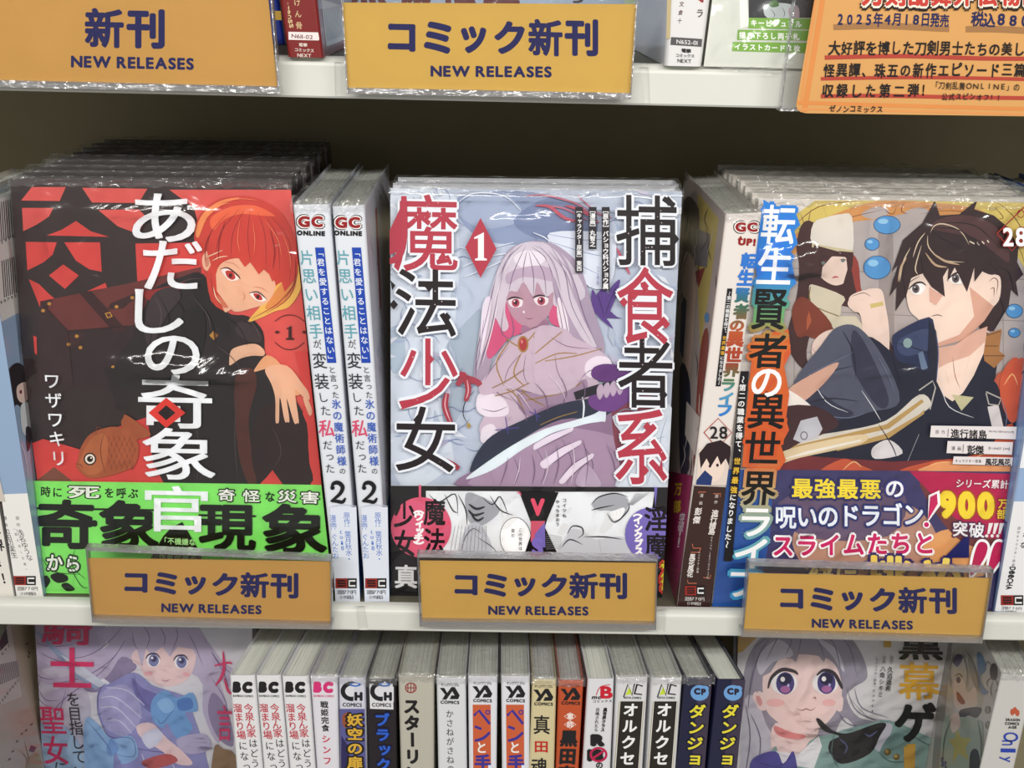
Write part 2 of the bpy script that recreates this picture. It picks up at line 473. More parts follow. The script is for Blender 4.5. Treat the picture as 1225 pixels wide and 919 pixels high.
def book(label, fr, D=0.122, color=(235, 235, 235), face=False, group=None, seed=1, page=None, wrap=True, backcol=None,
         r=0.0016, strips=7, wrapamp=0.0025, wrapdepth=None, recess=0.0022, ridges=(), frontfilm=True):
    P, W, H = mapper(fr); t = 0.0006; rnd = random.Random(seed); page = page or M_PAGE
    c0 = (fr[2] + fr[3]) / 2 + fr[4] * (D / 2)
    root = thing('comic_book', label, 'book', (c0.x, c0.y, c0.z), group)
    mb = MB()
    if not face:
        prof = [(0, D)] + arc(r, r, r, 180, 270) + arc(W - r, r, r, 270, 360) + [(W, D), (W - t, D)] \
            + arc(W - r, r, r - t, 360, 270) + arc(r, r, r - t, 270, 180) + [(t, D)]
    else:
        prof = [(0, 0)] + arc(W - r, r, r, 270, 360) + arc(W - r, D - r, r, 0, 90) + [(0, D), (0, D - t)] \
            + arc(W - r, D - r, r - t, 90, 0) + arc(W - r, r, r - t, 360, 270) + [(0, t)]
    prism(mb, P, prof, 0.0, 1.0); cv = mb.build('cover', cover_mat(color), root)
    # page block as leaf bundles, each standing a little differently
    mb = MB(); iv = 1 - recess / H
    if not face:
        a0, a1 = t * 1.1, W - t * 1.1; n = strips
        cuts = [a0 + (a1 - a0) * k / n for k in range(n + 1)]
        for k in range(1, n): cuts[k] += rnd.uniform(-.25, .25) * (a1 - a0) / n
        for k in range(n):
            x0, x1 = cuts[k], cuts[k + 1] - .00008
            def wf(x): # front follows the rounded spine
                e = min(x - 0, W - x)
                return t + (r - math.sqrt(max(0, r * r - (r - e) ** 2)) if e < r else 0)
            hv = iv - rnd.uniform(0, .0028); j0 = rnd.uniform(0, 1)
            P4 = [(x0, wf(x0)), (x1, wf(x1)), (x1, D - .0015), (x0, D - .0015)]
            prism(mb, P, P4, 0.006, hv, uvs=lambda p, j0=j0: (p[0] + j0, p[1] + j0))
    else:
        n = max(2, strips // 2); a0, a1 = t * 1.1, D - t * 1.1
        for k in range(n):
            y0 = a0 + (a1 - a0) * k / n; y1 = a0 + (a1 - a0) * (k + 1) / n - .0001; j0 = rnd.uniform(0, 1)
            prism(mb, P, [(.0015, y0), (W - t * 1.3, y0), (W - t * 1.3, y1), (.0015, y1)], .006, iv - rnd.uniform(0, .002),
                  uvs=lambda p, j0=j0: (p[1] + j0, p[0] + j0))
    mb.build('page_block', page, root)
    if wrap:
        if face:
            film_top(P, W, D, root, seed, amp=wrapamp, nx=40, ny=5)
            if frontfilm: film_front(P, W, H, root, seed, ridges=ridges)
        else: film_top(P, W, D, root, seed, amp=wrapamp, depth=wrapdepth or D * .62)
    return root
def copy_tree(o, dloc, label, group=None):
    c = o.copy(); COL.objects.link(c); c.location = o.location + Vector(dloc); c['label'] = label
    if group: c['group'] = group
    for ch in list(o.children):
        mi = ch.matrix_parent_inverse.copy(); d = ch.copy(); COL.objects.link(d); d.parent = c; d.matrix_parent_inverse = mi
        for g in list(ch.children):
            mi = g.matrix_parent_inverse.copy(); e = g.copy(); COL.objects.link(e); e.parent = d; e.matrix_parent_inverse = mi
    return c
def side_plane(fr, right, D=0.122, off=0.0):
    "plane of a book's left or right board"
    TL, TR, BR, BL, dv = fr
    a, b = (TR, BR) if right else (TL, BL)
    n = (b - a).cross(dv); return Plane(a, n)

def side_art(fr, right, D=0.122):
    "print on a side board, clipped to the board"
    TL, TR, BR, BL, dv = fr; T, B = (TR, BR) if right else (TL, BL)
    q = [proj(T), proj(T + dv * D), proj(B + dv * D), proj(B)]
    return Art(side_plane(fr, right), q)
def fy(px, py, z=0.0):
    "depth of the shelf-board point seen at px,py"
    d = ray(px, py); return CAMP.y + d.y * (z - CAMP.z) / d.z
SP = Plane((0, 0, 0), (0, -1, 0))
def vp(y): return Plane((0, y, 0), (0, -1, 0))

# ---------------- middle shelf
P_RED = leaning(200, 710, fy(200, 710), 6)
F_RED = bkframe(P_RED, (12, 213), (347, 217), (399, 712), (46, 708), ZM)
P_CEN = leaning(630, 711, fy(630, 711), 7)
F_CEN = bkframe(P_CEN, (467, 225), (816, 229), (791, 712), (468, 711), ZM)
P_SLI = leaning(1020, 725, fy(1020, 725), 5)
F_SLI = bkframe(P_SLI, (908, 237), (1256, 243), (1188, 728), (851, 724), ZM)
G1 = bkframe(vp(fy(416, 719)), (350, 245), (394, 244), (430, 719), (402, 720), ZM)
G2 = bkframe(vp(fy(450, 719)), (397, 247), (436, 245), (465, 719), (437, 720), ZM)
S28 = bkframe(vp(fy(830, 726)), (868, 256), (912, 254), (849, 727), (810, 725), ZM)
LSP = bkframe(vp(fy(36, 714)), (-52, 246), (-20, 246), (52, 714), (20, 714), ZM)
LS2 = bkframe(vp(fy(0, 714)), (-110, 250), (-76, 250), (17, 714), (-18, 714), ZM)
RSP = bkframe(vp(fy(1210, 734)), (1272, 258), (1312, 258), (1228, 733), (1190, 731), ZM)
RS2 = bkframe(vp(fy(1250, 734)), (1318, 258), (1356, 258), (1268, 735), (1231, 734), ZM)

B_RED = book('black and red faced-out comic with white vertical title and green band, at left', F_RED, D=.016, color=(52, 40, 40), face=True, seed=3, wrapamp=.002, ridges=[(.5, .575, .16, .018, .003), (.62, .55, .2, .014, .0022), (.14, .88, .016, .06, .002), (.85, .61, .02, .02, .001), (.5, .93, .3, .01, .001), (.35, .7, .02, .05, .0008)])
for k in range(7):
    copy_tree(B_RED, (0.0015 * math.sin(k * 2.1), 0.0175 * (k + 1), 0), ['second', 'third', 'fourth', 'fifth', 'sixth', 'seventh', 'eighth'][k] + ' copy counting back in the dark wrapped stack behind the black and red comic', 'copies behind the black and red comic')
B_CEN = book('pale silver comic faced out in the centre with white haired figure and black band', F_CEN, D=.015, color=(222, 224, 232), face=True, seed=5, wrapamp=.0012, ridges=[(.43, .93, .1, .008, .0009), (.5, .985, .5, .006, .0012), (.1, .34, .03, .02, .0009), (.74, .3, .02, .03, .0008), (.62, .62, .015, .08, .0006)])
copy_tree(B_CEN, (0.001, 0.0175, 0), 'wrapped copy standing directly behind the pale silver comic in the centre')
B_SLI = book('colourful faced-out comic at right with dark haired man, crimson band and number 28', F_SLI, D=.015, color=(228, 222, 214), face=True, seed=8, wrapamp=.003, ridges=[(.14, .87, .1, .02, .003), (.17, .84, .08, .014, .0024), (.42, .93, .014, .09, .0022), (.58, .95, .01, .05, .0012), (.5, .6, .2, .01, .0008), (.3, .2, .1, .01, .0008)])
for k in range(5):
    copy_tree(B_SLI, (0.0012 * math.sin(k * 1.3), 0.0175 * (k + 1), 0), ['second', 'third', 'fourth', 'fifth', 'sixth', 'seventh', 'eighth'][k] + ' copy counting back in the wrapped stack behind the colourful comic numbered 28', 'copies behind the colourful comic numbered 28')
B_G1 = book('white spine with blue title strip, left of the pair, beside the red cover', G1, color=(226, 230, 238), seed=11, wrapamp=.003, wrapdepth=.075)
B_G2 = book('white spine with blue title strip, right of the pair, beside the silver cover', G2, color=(226, 230, 238), seed=12, wrapamp=.003, wrapdepth=.075)
B_S28 = book('leaning spine numbered 28 with rainbow title and brown lower band, beside the matching cover', S28, color=(232, 224, 218), seed=13, wrapamp=.002)
B_LSP = book('leaning white spine with blue side and barcodes, far left of the middle shelf', LSP, color=(178, 194, 214), seed=14)
B_LS2 = book('leaning spine cut off by the left edge of the photo, pale band with black lettering', LS2, color=(205, 196, 186), seed=15)
B_RSP = book('leaning white spine with red and black square mark, right end of the middle shelf', RSP, color=(150, 176, 214), seed=16)
B_RS2 = book('blue bottomed spine cut off by the right edge, beyond the white leaning spine', RS2, color=(70, 110, 190), seed=17)

# ---------------- lower shelf
YL = 0.000
def low(tl, tr, yt, bl, br, yaw=0.0): return bkframe(vp(YL), (tl, yt), (tr, yt), (br, 919), (bl, 919), ZL, yaw)
LOW = [
 ('bc1', low(274, 304, 808, 282, 313.5, .14), (232, 232, 234), 'white spine with red and black title, leftmost of three alike on the lower shelf'),
 ('bc2', low(305.5, 335, 808, 315, 344.5, .12), (232, 232, 234), 'white spine with red and black title, middle of three alike on the lower shelf'),
 ('bc3', low(336.5, 368.5, 809, 346, 376.5, .12), (232, 232, 234), 'white spine with red and black title, rightmost of three alike, beside the pink marked one'),
 ('bcp', low(370.5, 403, 809, 378.5, 405.5, .10), (228, 226, 234), 'white spine with pink square mark and black then red title'),
 ('ch1', low(404.8, 437, 811, 406.8, 438.5, .08), (214, 214, 226), 'spine with violet picture and yellow title under a black round mark'),
 ('ch2', low(438, 473, 813, 441.5, 474.5, .06), (34, 28, 34), 'near black spine with blue slanted title under a white square mark'),
 ('sta', low(476, 519, 808, 479, 519, .03), (190, 186, 172), 'thick grey beige spine with heavy black title and small round red mark'),
 ('kas', low(522, 557, 811, 524, 558.4, .02), (222, 224, 228), 'white spine with small thin black title and black angular mark'),
 ('pn1', low(559.8, 595, 809, 561, 594, .01), (230, 230, 236), 'white spine with orange panel and blue title, left one of the pair'),
 ('pn2', low(599.5, 634, 809, 600.5, 633.5, .0), (230, 230, 236), 'white spine with orange panel and blue title, right one of the pair'),
 ('san', low(636.8, 666, 813, 633, 663.2, -.01), (216, 202, 158), 'pale yellow spine with brush lettered black and red title'),
 ('kur', low(668.4, 698.5, 814, 665, 692.5, -.02), (196, 84, 44), 'orange spine with black brush title below two white characters'),
 ('mbc', low(703, 735, 812, 696.5, 730.5, -.04), (226, 226, 230), 'white spine with round red letter mark and large black R above a crimson ring'),
 ('nc1', low(737.5, 775.5, 810, 733, 769, -.06), (222, 222, 224), 'white spine with black title panel and white characters, left one of the pair'),
 ('nc2', low(779.5, 816.5, 811, 773.5, 808.8, -.08), (222, 222, 224), 'white spine with black title panel and white characters, right one of the pair'),
 ('cp1', low(820, 853.5, 811, 809.5, 843.5, -.12), (30, 32, 62), 'navy spine with slanted yellow title under a pale blue disc, left one of the pair'),
 ('cp2', low(858, 891.8, 813, 846.5, 882.6, -.14), (30, 32, 62), 'navy spine with slanted yellow title under a pale blue disc, right one of the pair'),
]
LB = {}
for i, (k, fr, c, lab) in enumerate(LOW):
    LB[k] = (book(lab, fr, D=.122, color=c, seed=30 + i, page=M_PAGEW if k in ('san', 'kur') else M_PAGE, recess=.0026,
                  wrap=k in ('bcp', 'ch1', 'ch2', 'kas', 'pn1', 'pn2', 'san', 'kur', 'cp1', 'sta', 'nc1', 'nc2'), wrapamp=.0016, wrapdepth=.09), fr)
P_LAV = leaning(160, 910, 0.085, 3)
F_LAV = bkframe(P_LAV, (38, 690), (300, 694), (306, 919), (52, 919), ZL, ztop=ZL + .186)
B_LAV = book('lavender comic faced out on the lower shelf with pink title and blue ribbons', F_LAV, D=.014, color=(196, 190, 206), face=True, seed=50)
P_SIL = leaning(1000, 910, 0.085, 3)
F_SIL = bkframe(P_SIL, (884, 700), (1142, 704), (1130, 919), (880, 919), ZL, ztop=ZL + .186)
B_SIL = book('white comic faced out on the lower shelf with smiling grey haired girl and teal jacket', F_SIL, D=.014, color=(226, 224, 226), face=True, seed=51)
F_LL = bkframe(vp(-.004), (-62, 830), (-30, 830), (-12, 919), (-44, 919), ZL, -.14)
B_LL = book('tan backed comic with printed barcodes at the lower left corner, seen from its side', F_LL, color=(188, 176, 162), seed=52)
F_RR = bkframe(vp(0.0), (1198, 806), (1240, 808), (1214, 919), (1172, 919), ZL, .12)
B_RR = book('pale comic with blue cursive spine and illustrated side at the lower right', F_RR, color=(206, 204, 200), seed=53, wrapamp=.005)

# ---------------- upper shelf
def upb(tlx, trx, blx, brx, yb, y0=-0.029, yaw=0): return bkframe(vp(y0), (tlx, 0), (trx, 0), (brx, yb), (blx, yb), ZU, yaw, ztop=ZU + .184)
F_UR = upb(334, 379, 346, 388, 78)
B_UR = book('dark red spine with gold lettering and white label strip on the upper shelf', F_UR, color=(122, 26, 24), seed=60, wrap=False)
F_UB = bkframe(vp(.06), (316, 0), (333, 0), (341, 57), (324, 57), ZU, 0, ztop=ZU + .18)
B_UB = book('blue book with yellow bar standing left of the dark red spine', F_UB, color=(20, 48, 150), seed=61, wrap=False, D=.09)
F_UW = upb(799, 850, 795, 840, 79)
B_UW = book('white spine with grey label strip on the upper shelf', F_UW, color=(224, 222, 222), seed=62, wrap=False, r=.003)
P_UC = leaning(580, 43, 0.12, 1)
F_UC = bkframe(P_UC, (392, 0), (800, 0), (790, 47), (398, 40), ZU, ztop=ZU + .186)
B_UC = book('pale comic faced out behind the middle yellow sign with dark red lettering', F_UC, D=.015, color=(190, 206, 226), face=True, seed=63)
P_UG = leaning(900, 81, -0.027, 3)
F_UG = bkframe(P_UG, (852, 0), (1200, 0), (1190, 82), (842, 78), ZU, ztop=ZU + .186)
B_UG = book('pale grey comic faced out on the upper shelf with green caption strips', F_UG, D=.015, color=(214, 216, 208), face=True, seed=64)
# ------------------------------------------------------------------ clear sign holders and their cards
NAVY = (10, 10, 84)
def quadbox(mb, q, y0, y1):
    "slab between two vertical planes; q = pixel corners TL TR BR BL measured on the front plane"
    f = [at(x, y, y0) for x, y in q]; b = [p + Vector((0, y1 - y0, 0)) for p in f]; mb.hexa(f + b)
def lerp2(a, b, t): return (a[0] + (b[0] - a[0]) * t, a[1] + (b[1] - a[1]) * t)
def holder(q, label, yf=-0.0325, chan=7, topw=4):
    TL, TR, BR, BL = q
    c = at((BL[0] + BR[0]) / 2, (BL[1] + BR[1]) / 2, yf)
    t = thing('sign_holder', label, 'sign holder', (c.x, c.y, c.z))
    mb = MB(); quadbox(mb, q, yf, yf + .0009); mb.build('front_panel', M_ACRYL, t)
    mb = MB(); quadbox(mb, q, yf + .0036, yf + .0046); mb.build('rear_panel', M_ACRYL, t)
    h = BL[1] - TL[1]; k = chan / h
    a, b = lerp2(BL, TL, k), lerp2(BR, TR, k); mb = MB(); quadbox(mb, [a, b, BR, BL], yf - .0012, yf + .0060); mb.build('lower_channel', M_ACEDGE, t)
    k = topw / h; a, b = lerp2(TL, BL, k), lerp2(TR, BR, k); mb = MB(); quadbox(mb, [TL, TR, b, a], yf, yf + .0046); mb.build('top_edge', M_ACEDGE, t)
    W = TR[0] - TL[0]; k = 1.6 / W
    for A, B, s in ((TL, BL, 1), (TR, BR, -1)):
        o, p = (lerp2(TL, TR, k), lerp2(BL, BR, k)) if s > 0 else (lerp2(TR, TL, k), lerp2(BR, BL, k))
        qq = [A, o, p, B] if s > 0 else [o, A, B, p]
        mb = MB(); quadbox(mb, qq, yf, yf + .0046); mb.build('side_edge', M_ACEDGE, t)
    return t
def card(q, label, col, y=-0.0306, name='sign_card'):
    c = at((q[2][0] + q[3][0]) / 2, (q[2][1] + q[3][1]) / 2, y)
    t = thing(name, label, 'sign', (c.x, c.y, c.z))
    mb = MB(); quadbox(mb, q, y, y + .0005)
    mb.c = [col] * len(mb.f); mb.build('card', M_CARD, t)
    return t, Art(vp(y), None, M_CARD)
def newrel(a, t, k0, k1, kw, kh, n0, n1, nh, txt='コミック新刊', col=NAVY):
    n = len(txt); sp = [.5 + i for i in range(n)]
    hk = {'コ': (.78, .8), 'ミ': (.78, .92), 'ッ': (.72, .78), 'ク': (.86, .95), '新': (.96, 1.06), '刊': (.94, 1.06)}
    a.up()
    for i, ch in enumerate(txt):
        f = sp[i] / n; cx = k0[0] + (k1[0] - k0[0]) * f; cy = k0[1] + (k1[1] - k0[1]) * f
        w, h = hk[ch]; w *= kw; h *= kh
        if ch == 'ッ': cy += kh * .06
        a.g(ch, col, cx - w / 2, cy - h / 2, cx + w / 2, cy + h / 2, .05 if ch in 'コミッ' else .044 if ch in 'ク刊' else .034)
    a.flush('title_lettering', t)
    a.h('NEW RELEASES', col, n0[0], n0[1], n1[0], n1[1], 0, nh, .045, fit=True); a.flush('small_lettering', t)
OR = (198, 150, 74); OR2 = (206, 162, 76)
holder([(102, 655), (397, 668), (397, 753), (110, 745)], 'clear acrylic sign holder clipped below the black and red comic', chan=6)
t, a = card([(105, 668), (395, 672), (396, 750), (112, 742)], 'orange card lettered in navy below the black and red comic', OR)
newrel(a, t, (145, 697), (358, 701), 36, 29, (193, 727), (313, 729.5), 11)
holder([(499, 663), (787, 668), (785, 754), (502, 750)], 'clear acrylic sign holder clipped below the pale silver comic', chan=7)
t, a = card([(502, 671), (785, 674), (783, 748), (505, 744)], 'orange card lettered in navy below the pale silver comic', OR2)
newrel(a, t, (540, 700), (751, 701), 36, 30, (584, 730), (704, 731), 11)
holder([(895, 673), (1189, 682), (1175, 770), (887, 762)], 'clear acrylic sign holder clipped below the cover numbered 28', chan=6)
t, a = card([(896, 686), (1186, 692), (1173, 767), (889, 761)], 'orange card lettered in navy below the cover numbered 28', OR2)
newrel(a, t, (929, 716), (1146, 719), 36, 30, (971, 745.5), (1092, 748), 11)
YU = -0.0345
holder([(408, -4), (763, -2), (755, 119), (415, 112)], 'clear acrylic sign holder in the middle of the upper shelf edge', yf=YU - .002, chan=7, topw=1)
t, a = card([(409, 3), (762, 5), (755, 111), (416, 107)], 'yellow card lettered in navy in the middle of the upper shelf edge', (206, 166, 76), y=YU)
newrel(a, t, (459, 45), (717, 45), 43, 42, (515, 85), (660, 86), 13.5)
holder([(-60, -40), (322, -36), (335, 112), (-45, 103)], 'clear acrylic sign holder at the left end of the upper shelf edge', yf=YU - .002, chan=8, topw=1)
t, a = card([(-56, -34), (318, -30), (332, 105), (-42, 97)], 'orange card with the shortened navy heading at the upper left corner', OR, y=YU)
newrel(a, t, (100, 33), (199, 35), 49, 45, (85, 73.5), (232, 76.5), 14.5, '新刊')
holder([(958, -60), (1330, -55), (1318, 138), (933, 133)], 'clear acrylic sign holder behind the handwritten card', yf=YU - .002, chan=3, topw=1)

# handwritten card, taped to the front of the last holder
yc = YU - .0034
q = [(983, -50), (1300, -48), (1290, 143), (951, 136)]
c = at(1120, 138, yc); t = thing('sign_card', 'orange handwritten card with brown underlines at the upper right corner', 'sign', (c.x, c.y, c.z))
HC = (212, 158, 94)
mb = MB(); pts = [(983, -50), (1300, -48), (1290, 140), (964, 135.5)] + [(958, 134), (954, 131), (952.5, 126)]
F = [at(x, y, yc) for x, y in pts]; B = [p + Vector((0, .0005, 0)) for p in F]; mb.face(F, HC); mb.face(B[::-1], HC)
for i in range(len(F)): mb.face([F[i - 1], B[i - 1], B[i], F[i]], HC)
mb.build('card', M_CARD, t)
a = Art(vp(yc), None, M_CARD).zoom(4.298, 940, 0)
BRN = (216, 138, 74)
a.line(BRN, 28, [(205, -150), (188, 0), (150, 240), (120, 420), (95, 575)], taper=0)
a.line((218, 146, 84), 14, [(170, -150), (155, 0), (120, 240), (92, 420), (78, 540)], taper=0)
a.line(BRN, 20, [(60, 528), (400, 538), (900, 552), (1400, 565)], taper=0); a.line((218, 148, 86), 12, [(60, 560), (400, 566), (900, 578), (1400, 592)], taper=0)
a.flush('marker_border', t)
a.line((160, 116, 72), 34, [(245, 140), (500, 132), (840, 150)], taper=.15); a.line((160, 116, 72), 34, [(925, 150), (1100, 150), (1400, 168)], taper=.1)
RB = (176, 66, 52)
a.line(RB, 22, [(200, 296), (600, 288), (1000, 300), (1400, 302)], taper=0); a.line(RB, 18, [(180, 405), (600, 398), (1000, 402), (1400, 412)], taper=0)
a.line(RB, 20, [(180, 495), (500, 492), (900, 500), (1400, 506)], taper=0)
a.flush('marker_underline', t)
INK = (28, 22, 24); HN = (32, 34, 84)
def hw(txt, x0, y, x1, y1, s, hh, col=INK, b=.035, sl=.08):
    n = len(txt); rnd = random.Random(len(txt) * 7 + int(x0)); a.up()
    for i, ch in enumerate(txt):
        f = i / (n - 1); cx = x0 + (x1 - x0) * f; cy = y + (y1 - y) * f + rnd.uniform(-3, 3)
        a.h(ch, col, cx, cy, cx, cy, s * rnd.uniform(.9, 1.05), hh * rnd.uniform(.92, 1.06), b, slant=sl, new=False)
hw('2025年4月18日発売', 280, 98, 815, 103, 50, 74, HN, .03); hw('税込880円', 985, 100, 1290, 106, 64, 80, HN, .03)
hw('大好評を博した刀剣男士たちの美しき', 250, 245, 1262, 252, 62, 76, b=.03)
hw('怪異譚、珠五の新作エピソード三篇を', 222, 362, 1268, 358, 60, 76, b=.03)
hw('収録した第二弾', 215, 465, 655, 466, 62, 72, b=.03); hw('！！', 715, 462, 716, 462, 40, 70)
hw('「刀剣乱舞ONLINE」の', 765, 440, 1185, 445, 34, 42, b=.01); hw('公式スピンオフ！！', 815, 495, 1100, 500, 32, 38, b=.015)
hw('ゼノンコミックス', 238, 558, 482, 560, 34, 38, b=.025)
a.flush('handwriting', t)
# red outlined heading at the very top
a.up()
for k, (ch) in enumerate('刀剣乱舞外伝物語'):
    cx = 440 + k * 118
    a.g(ch, (30, 18, 20), cx - 64, -92, cx + 64, 58, .16)
a.up()
for k, (ch) in enumerate('刀剣乱舞外伝物語'):
    cx = 440 + k * 118; a.g(ch, (244, 232, 214), cx - 58, -86, cx + 58, 44, .12)
a.up()
for k, (ch) in enumerate('刀剣乱舞外伝物語'):
    cx = 440 + k * 118; a.g(ch, (196, 62, 52), cx - 54, -82, cx + 54, 32, .05)
a.flush('heading_lettering', t)

# clear price rail tabs clipped to the lips
for q, yy, lab in (([(400, 74), (408, 75), (408, 115), (401, 115)], LY - .0012, 'clear rail clip on the upper shelf edge left of the middle sign'), ([(766, 80), (776, 80), (778, 123), (770, 123)], LY - .0012, 'clear rail clip on the upper shelf edge right of the middle sign'),
                   ([(426, 726), (436, 726), (440, 754), (430, 754)], LY - .0012, 'clear rail clip on the middle shelf edge right of the left sign'), ([(788, 730), (797, 730), (795, 757), (787, 757)], LY - .0012, 'clear rail clip on the middle shelf edge right of the centre sign')):
    mb = MB(); quadbox(mb, q, yy, LY + .0001); o = mb.build('rail_clip', M_ACRYL); o['label'] = lab; o['category'] = 'clip'; o['group'] = 'rail clips on the shelf edges'
# ------------------------------------------------------------------ print on the black and red comic
RD = (220, 72, 68); RDL = (228, 92, 86); BK = (44, 34, 35)
a = Art(P_RED, [(12, 213), (347, 217), (399, 712), (46, 708)])
a.zoom(3.404, 0, 190)
for p in ([(86, 170), (130, 115), (268, 115), (243, 172)], [(335, 118), (600, 122), (565, 180), (375, 178)], [(690, 126), (1200, 126), (1260, 560), (1320, 1280), (1190, 1280), (1130, 900), (840, 700), (817, 300), (790, 200)],
          [(90, 200), (218, 200), (200, 235), (150, 268), (95, 295)], [(400, 208), (565, 206), (600, 240), (560, 305), (480, 275)],
          [(190, 312), (250, 290), (310, 253), (370, 295), (445, 318)], [(105, 338), (232, 340), (215, 390), (180, 420), (112, 455)],
          [(262, 340), (408, 340), (415, 460), (365, 450), (310, 415)], [(200, 475), (258, 430), (322, 475), (265, 530)],
          [(118, 490), (160, 510), (200, 550), (230, 575), (165, 608)], [(552, 345), (840, 340), (840, 470), (700, 490), (560, 505)],
          [(355, 540), (430, 505), (437, 525)], [(136, 720), (150, 725), (152, 800), (142, 790)]):
    a.poly(RDL if p[0][1] < 300 else RD, p)
# suitcase
a.poly((110, 52, 50), [(165, 580), (240, 565), (520, 508), (820, 440), (820, 640), (520, 690), (280, 705)])
a.poly((60, 40, 43), [(165, 580), (278, 700), (290, 790), (300, 920), (150, 920), (160, 740)])
a.poly((54, 36, 40), [(278, 700), (530, 680), (600, 660), (600, 930), (296, 930)])
a.poly((64, 34, 36), [(325, 548), (372, 538), (520, 700), (470, 712)])
a.poly((60, 34, 36), [(440, 612), (452, 588), (550, 548), (556, 566), (500, 610)]); a.poly((66, 38, 40), [(165, 580), (215, 570), (190, 620), (170, 630)])
a.poly((66, 38, 40), [(262, 720), (350, 705), (320, 760), (270, 770)])
GD = (196, 140, 62)
for x, y in ((202, 590), (177, 618), (314, 722), (281, 755), (329, 768), (476, 602), (540, 565), (462, 848)): a.ell(GD, x, y, 8, 7)
a.poly(GD, [(428, 628), (450, 622), (461, 642), (438, 650)]); a.poly((90, 50, 40), [(435, 631), (448, 628), (454, 640), (441, 644)])
a.lines((48, 26, 28), 3, [[(165, 580), (278, 700), (530, 680)], [(278, 700), (300, 920)]], 0, False)
# lower red patch, box corner
a.zoom(3.0625, 0, 440)
a.poly(RD, [(120, 275), (160, 260), (215, 275), (300, 300), (360, 240), (540, 180), (560, 300), (600, 420), (140, 420)])
a.poly((128, 78, 62), [(132, 415), (200, 362), (272, 418)]); a.poly(BK, [(380, 0), (700, 0), (700, 300), (600, 420), (560, 340), (545, 180), (430, 150)])
# seated person in black uniform with short red hair
a.zoom(3.404, 200, 190)
UN = (42, 33, 36); UL = (70, 56, 58)
a.poly(UN, [(-70, 560), (-40, 520), (60, 480), (150, 470), (240, 620), (330, 640), (390, 700), (400, 790), (430, 860), (380, 930), (-200, 930), (-130, 700)], True)
a.poly((30, 24, 26), [(100, 470), (150, 480), (235, 610), (260, 700), (240, 720), (170, 640), (110, 560)], True)
a.poly((150, 44, 42), [(-130, 545), (-20, 525), (75, 500), (60, 530), (-60, 580)]); a.poly((232, 214, 190), [(-10, 548), (45, 530), (50, 545), (-5, 562)])
a.poly(GD, [(173, 718), (190, 700), (210, 718), (192, 738)]); a.poly((150, 96, 44), [(190, 700), (210, 718), (192, 738), (190, 718)])
SK = (238, 190, 158); SH = (206, 140, 116)
HR = (206, 66, 54); HD = (150, 40, 40); HL = (236, 110, 70); HY = (240, 196, 96)
a.poly(HR, [(112, 300), (130, 235), (180, 180), (250, 155), (330, 152), (410, 178), (470, 225), (512, 300), (538, 380), (545, 470), (538, 540), (500, 590), (450, 612), (395, 600), (200, 600), (165, 480), (150, 400), (118, 350)], True)
a.poly(HY, [(538, 420), (547, 520), (500, 600), (440, 620), (380, 648), (330, 662), (380, 600), (440, 520), (500, 480)], True)
a.poly((225, 150, 80), [(520, 440), (525, 520), (470, 590), (400, 610), (440, 540), (490, 480)], True)
a.poly(SK, [(195, 470), (230, 420), (300, 405), (380, 440), (440, 500), (430, 555), (400, 590), (340, 610), (290, 622), (262, 612), (220, 560), (196, 520)], True)
a.poly(SK, [(170, 530), (230, 575), (262, 612), (240, 625), (210, 600), (185, 570)]); a.poly(SK, [(145, 400), (165, 372), (180, 382), (178, 440), (165, 456), (148, 440)], True); a.poly(SH, [(155, 410), (168, 392), (172, 430), (160, 440)], True)
a.poly((210, 120, 90), [(186, 540), (230, 575), (250, 605), (215, 596)], True)
a.poly((250, 250, 250), [(222, 452), (250, 448), (285, 478), (292, 490), (262, 496), (240, 480)], True); a.poly((190, 54, 50), [(240, 456), (266, 458), (280, 482), (266, 492), (246, 480)], True); a.ell((60, 16, 20), 260, 474, 7, 9)
a.poly((250, 250, 250), [(338, 545), (370, 545), (405, 568), (390, 580), (360, 572)], True); a.poly((190, 54, 50), [(352, 548), (378, 550), (390, 572), (368, 572)], True); a.ell((60, 16, 20), 371, 561, 7, 8)
a.lines((70, 24, 28), 6, [[(218, 448), (250, 444), (290, 474), (300, 490)], [(334, 546), (372, 542), (408, 572)]])
a.lines(SH, 3, [[(235, 420), (270, 425), (300, 450)], [(350, 520), (385, 525), (415, 545)], [(310, 540), (318, 560), (308, 575)], [(276, 592), (284, 596)]])
# fringe
a.poly(HR, [(150, 330), (250, 230), (400, 220), (500, 300), (538, 400), (530, 480), (480, 540), (458, 470), (430, 500), (405, 440), (375, 470), (340, 420), (318, 440), (290, 400), (250, 405), (215, 420), (200, 470), (205, 560), (235, 620), (200, 600), (170, 540), (160, 470), (180, 430)])
a.poly(HL, [(180, 240), (260, 195), (360, 190), (440, 230), (400, 232), (300, 225), (230, 250), (190, 290)], True)
a.poly((240, 150, 90), [(118, 290), (150, 220), (220, 170), (300, 158), (230, 185), (165, 240), (130, 320)], True)
a.lines(HD, 3, [[(300, 200), (220, 300), (195, 420)], [(320, 200), (270, 300), (262, 400)], [(340, 205), (330, 310), (340, 415)], [(370, 215), (400, 310), (405, 435)], [(400, 225), (450, 320), (460, 465)], [(430, 240), (500, 340), (500, 500)], [(250, 220), (180, 300), (165, 380)], [(180, 460), (190, 540), (232, 615)]])
a.lines((246, 226, 190), 4, [[(160, 400), (185, 390), (230, 370)], [(185, 415), (215, 400), (250, 395)], [(190, 520), (200, 560), (222, 590)]])
a.lines(HD, 3, [[(538, 440), (500, 560), (400, 630)], [(510, 520), (450, 590), (345, 650)]])
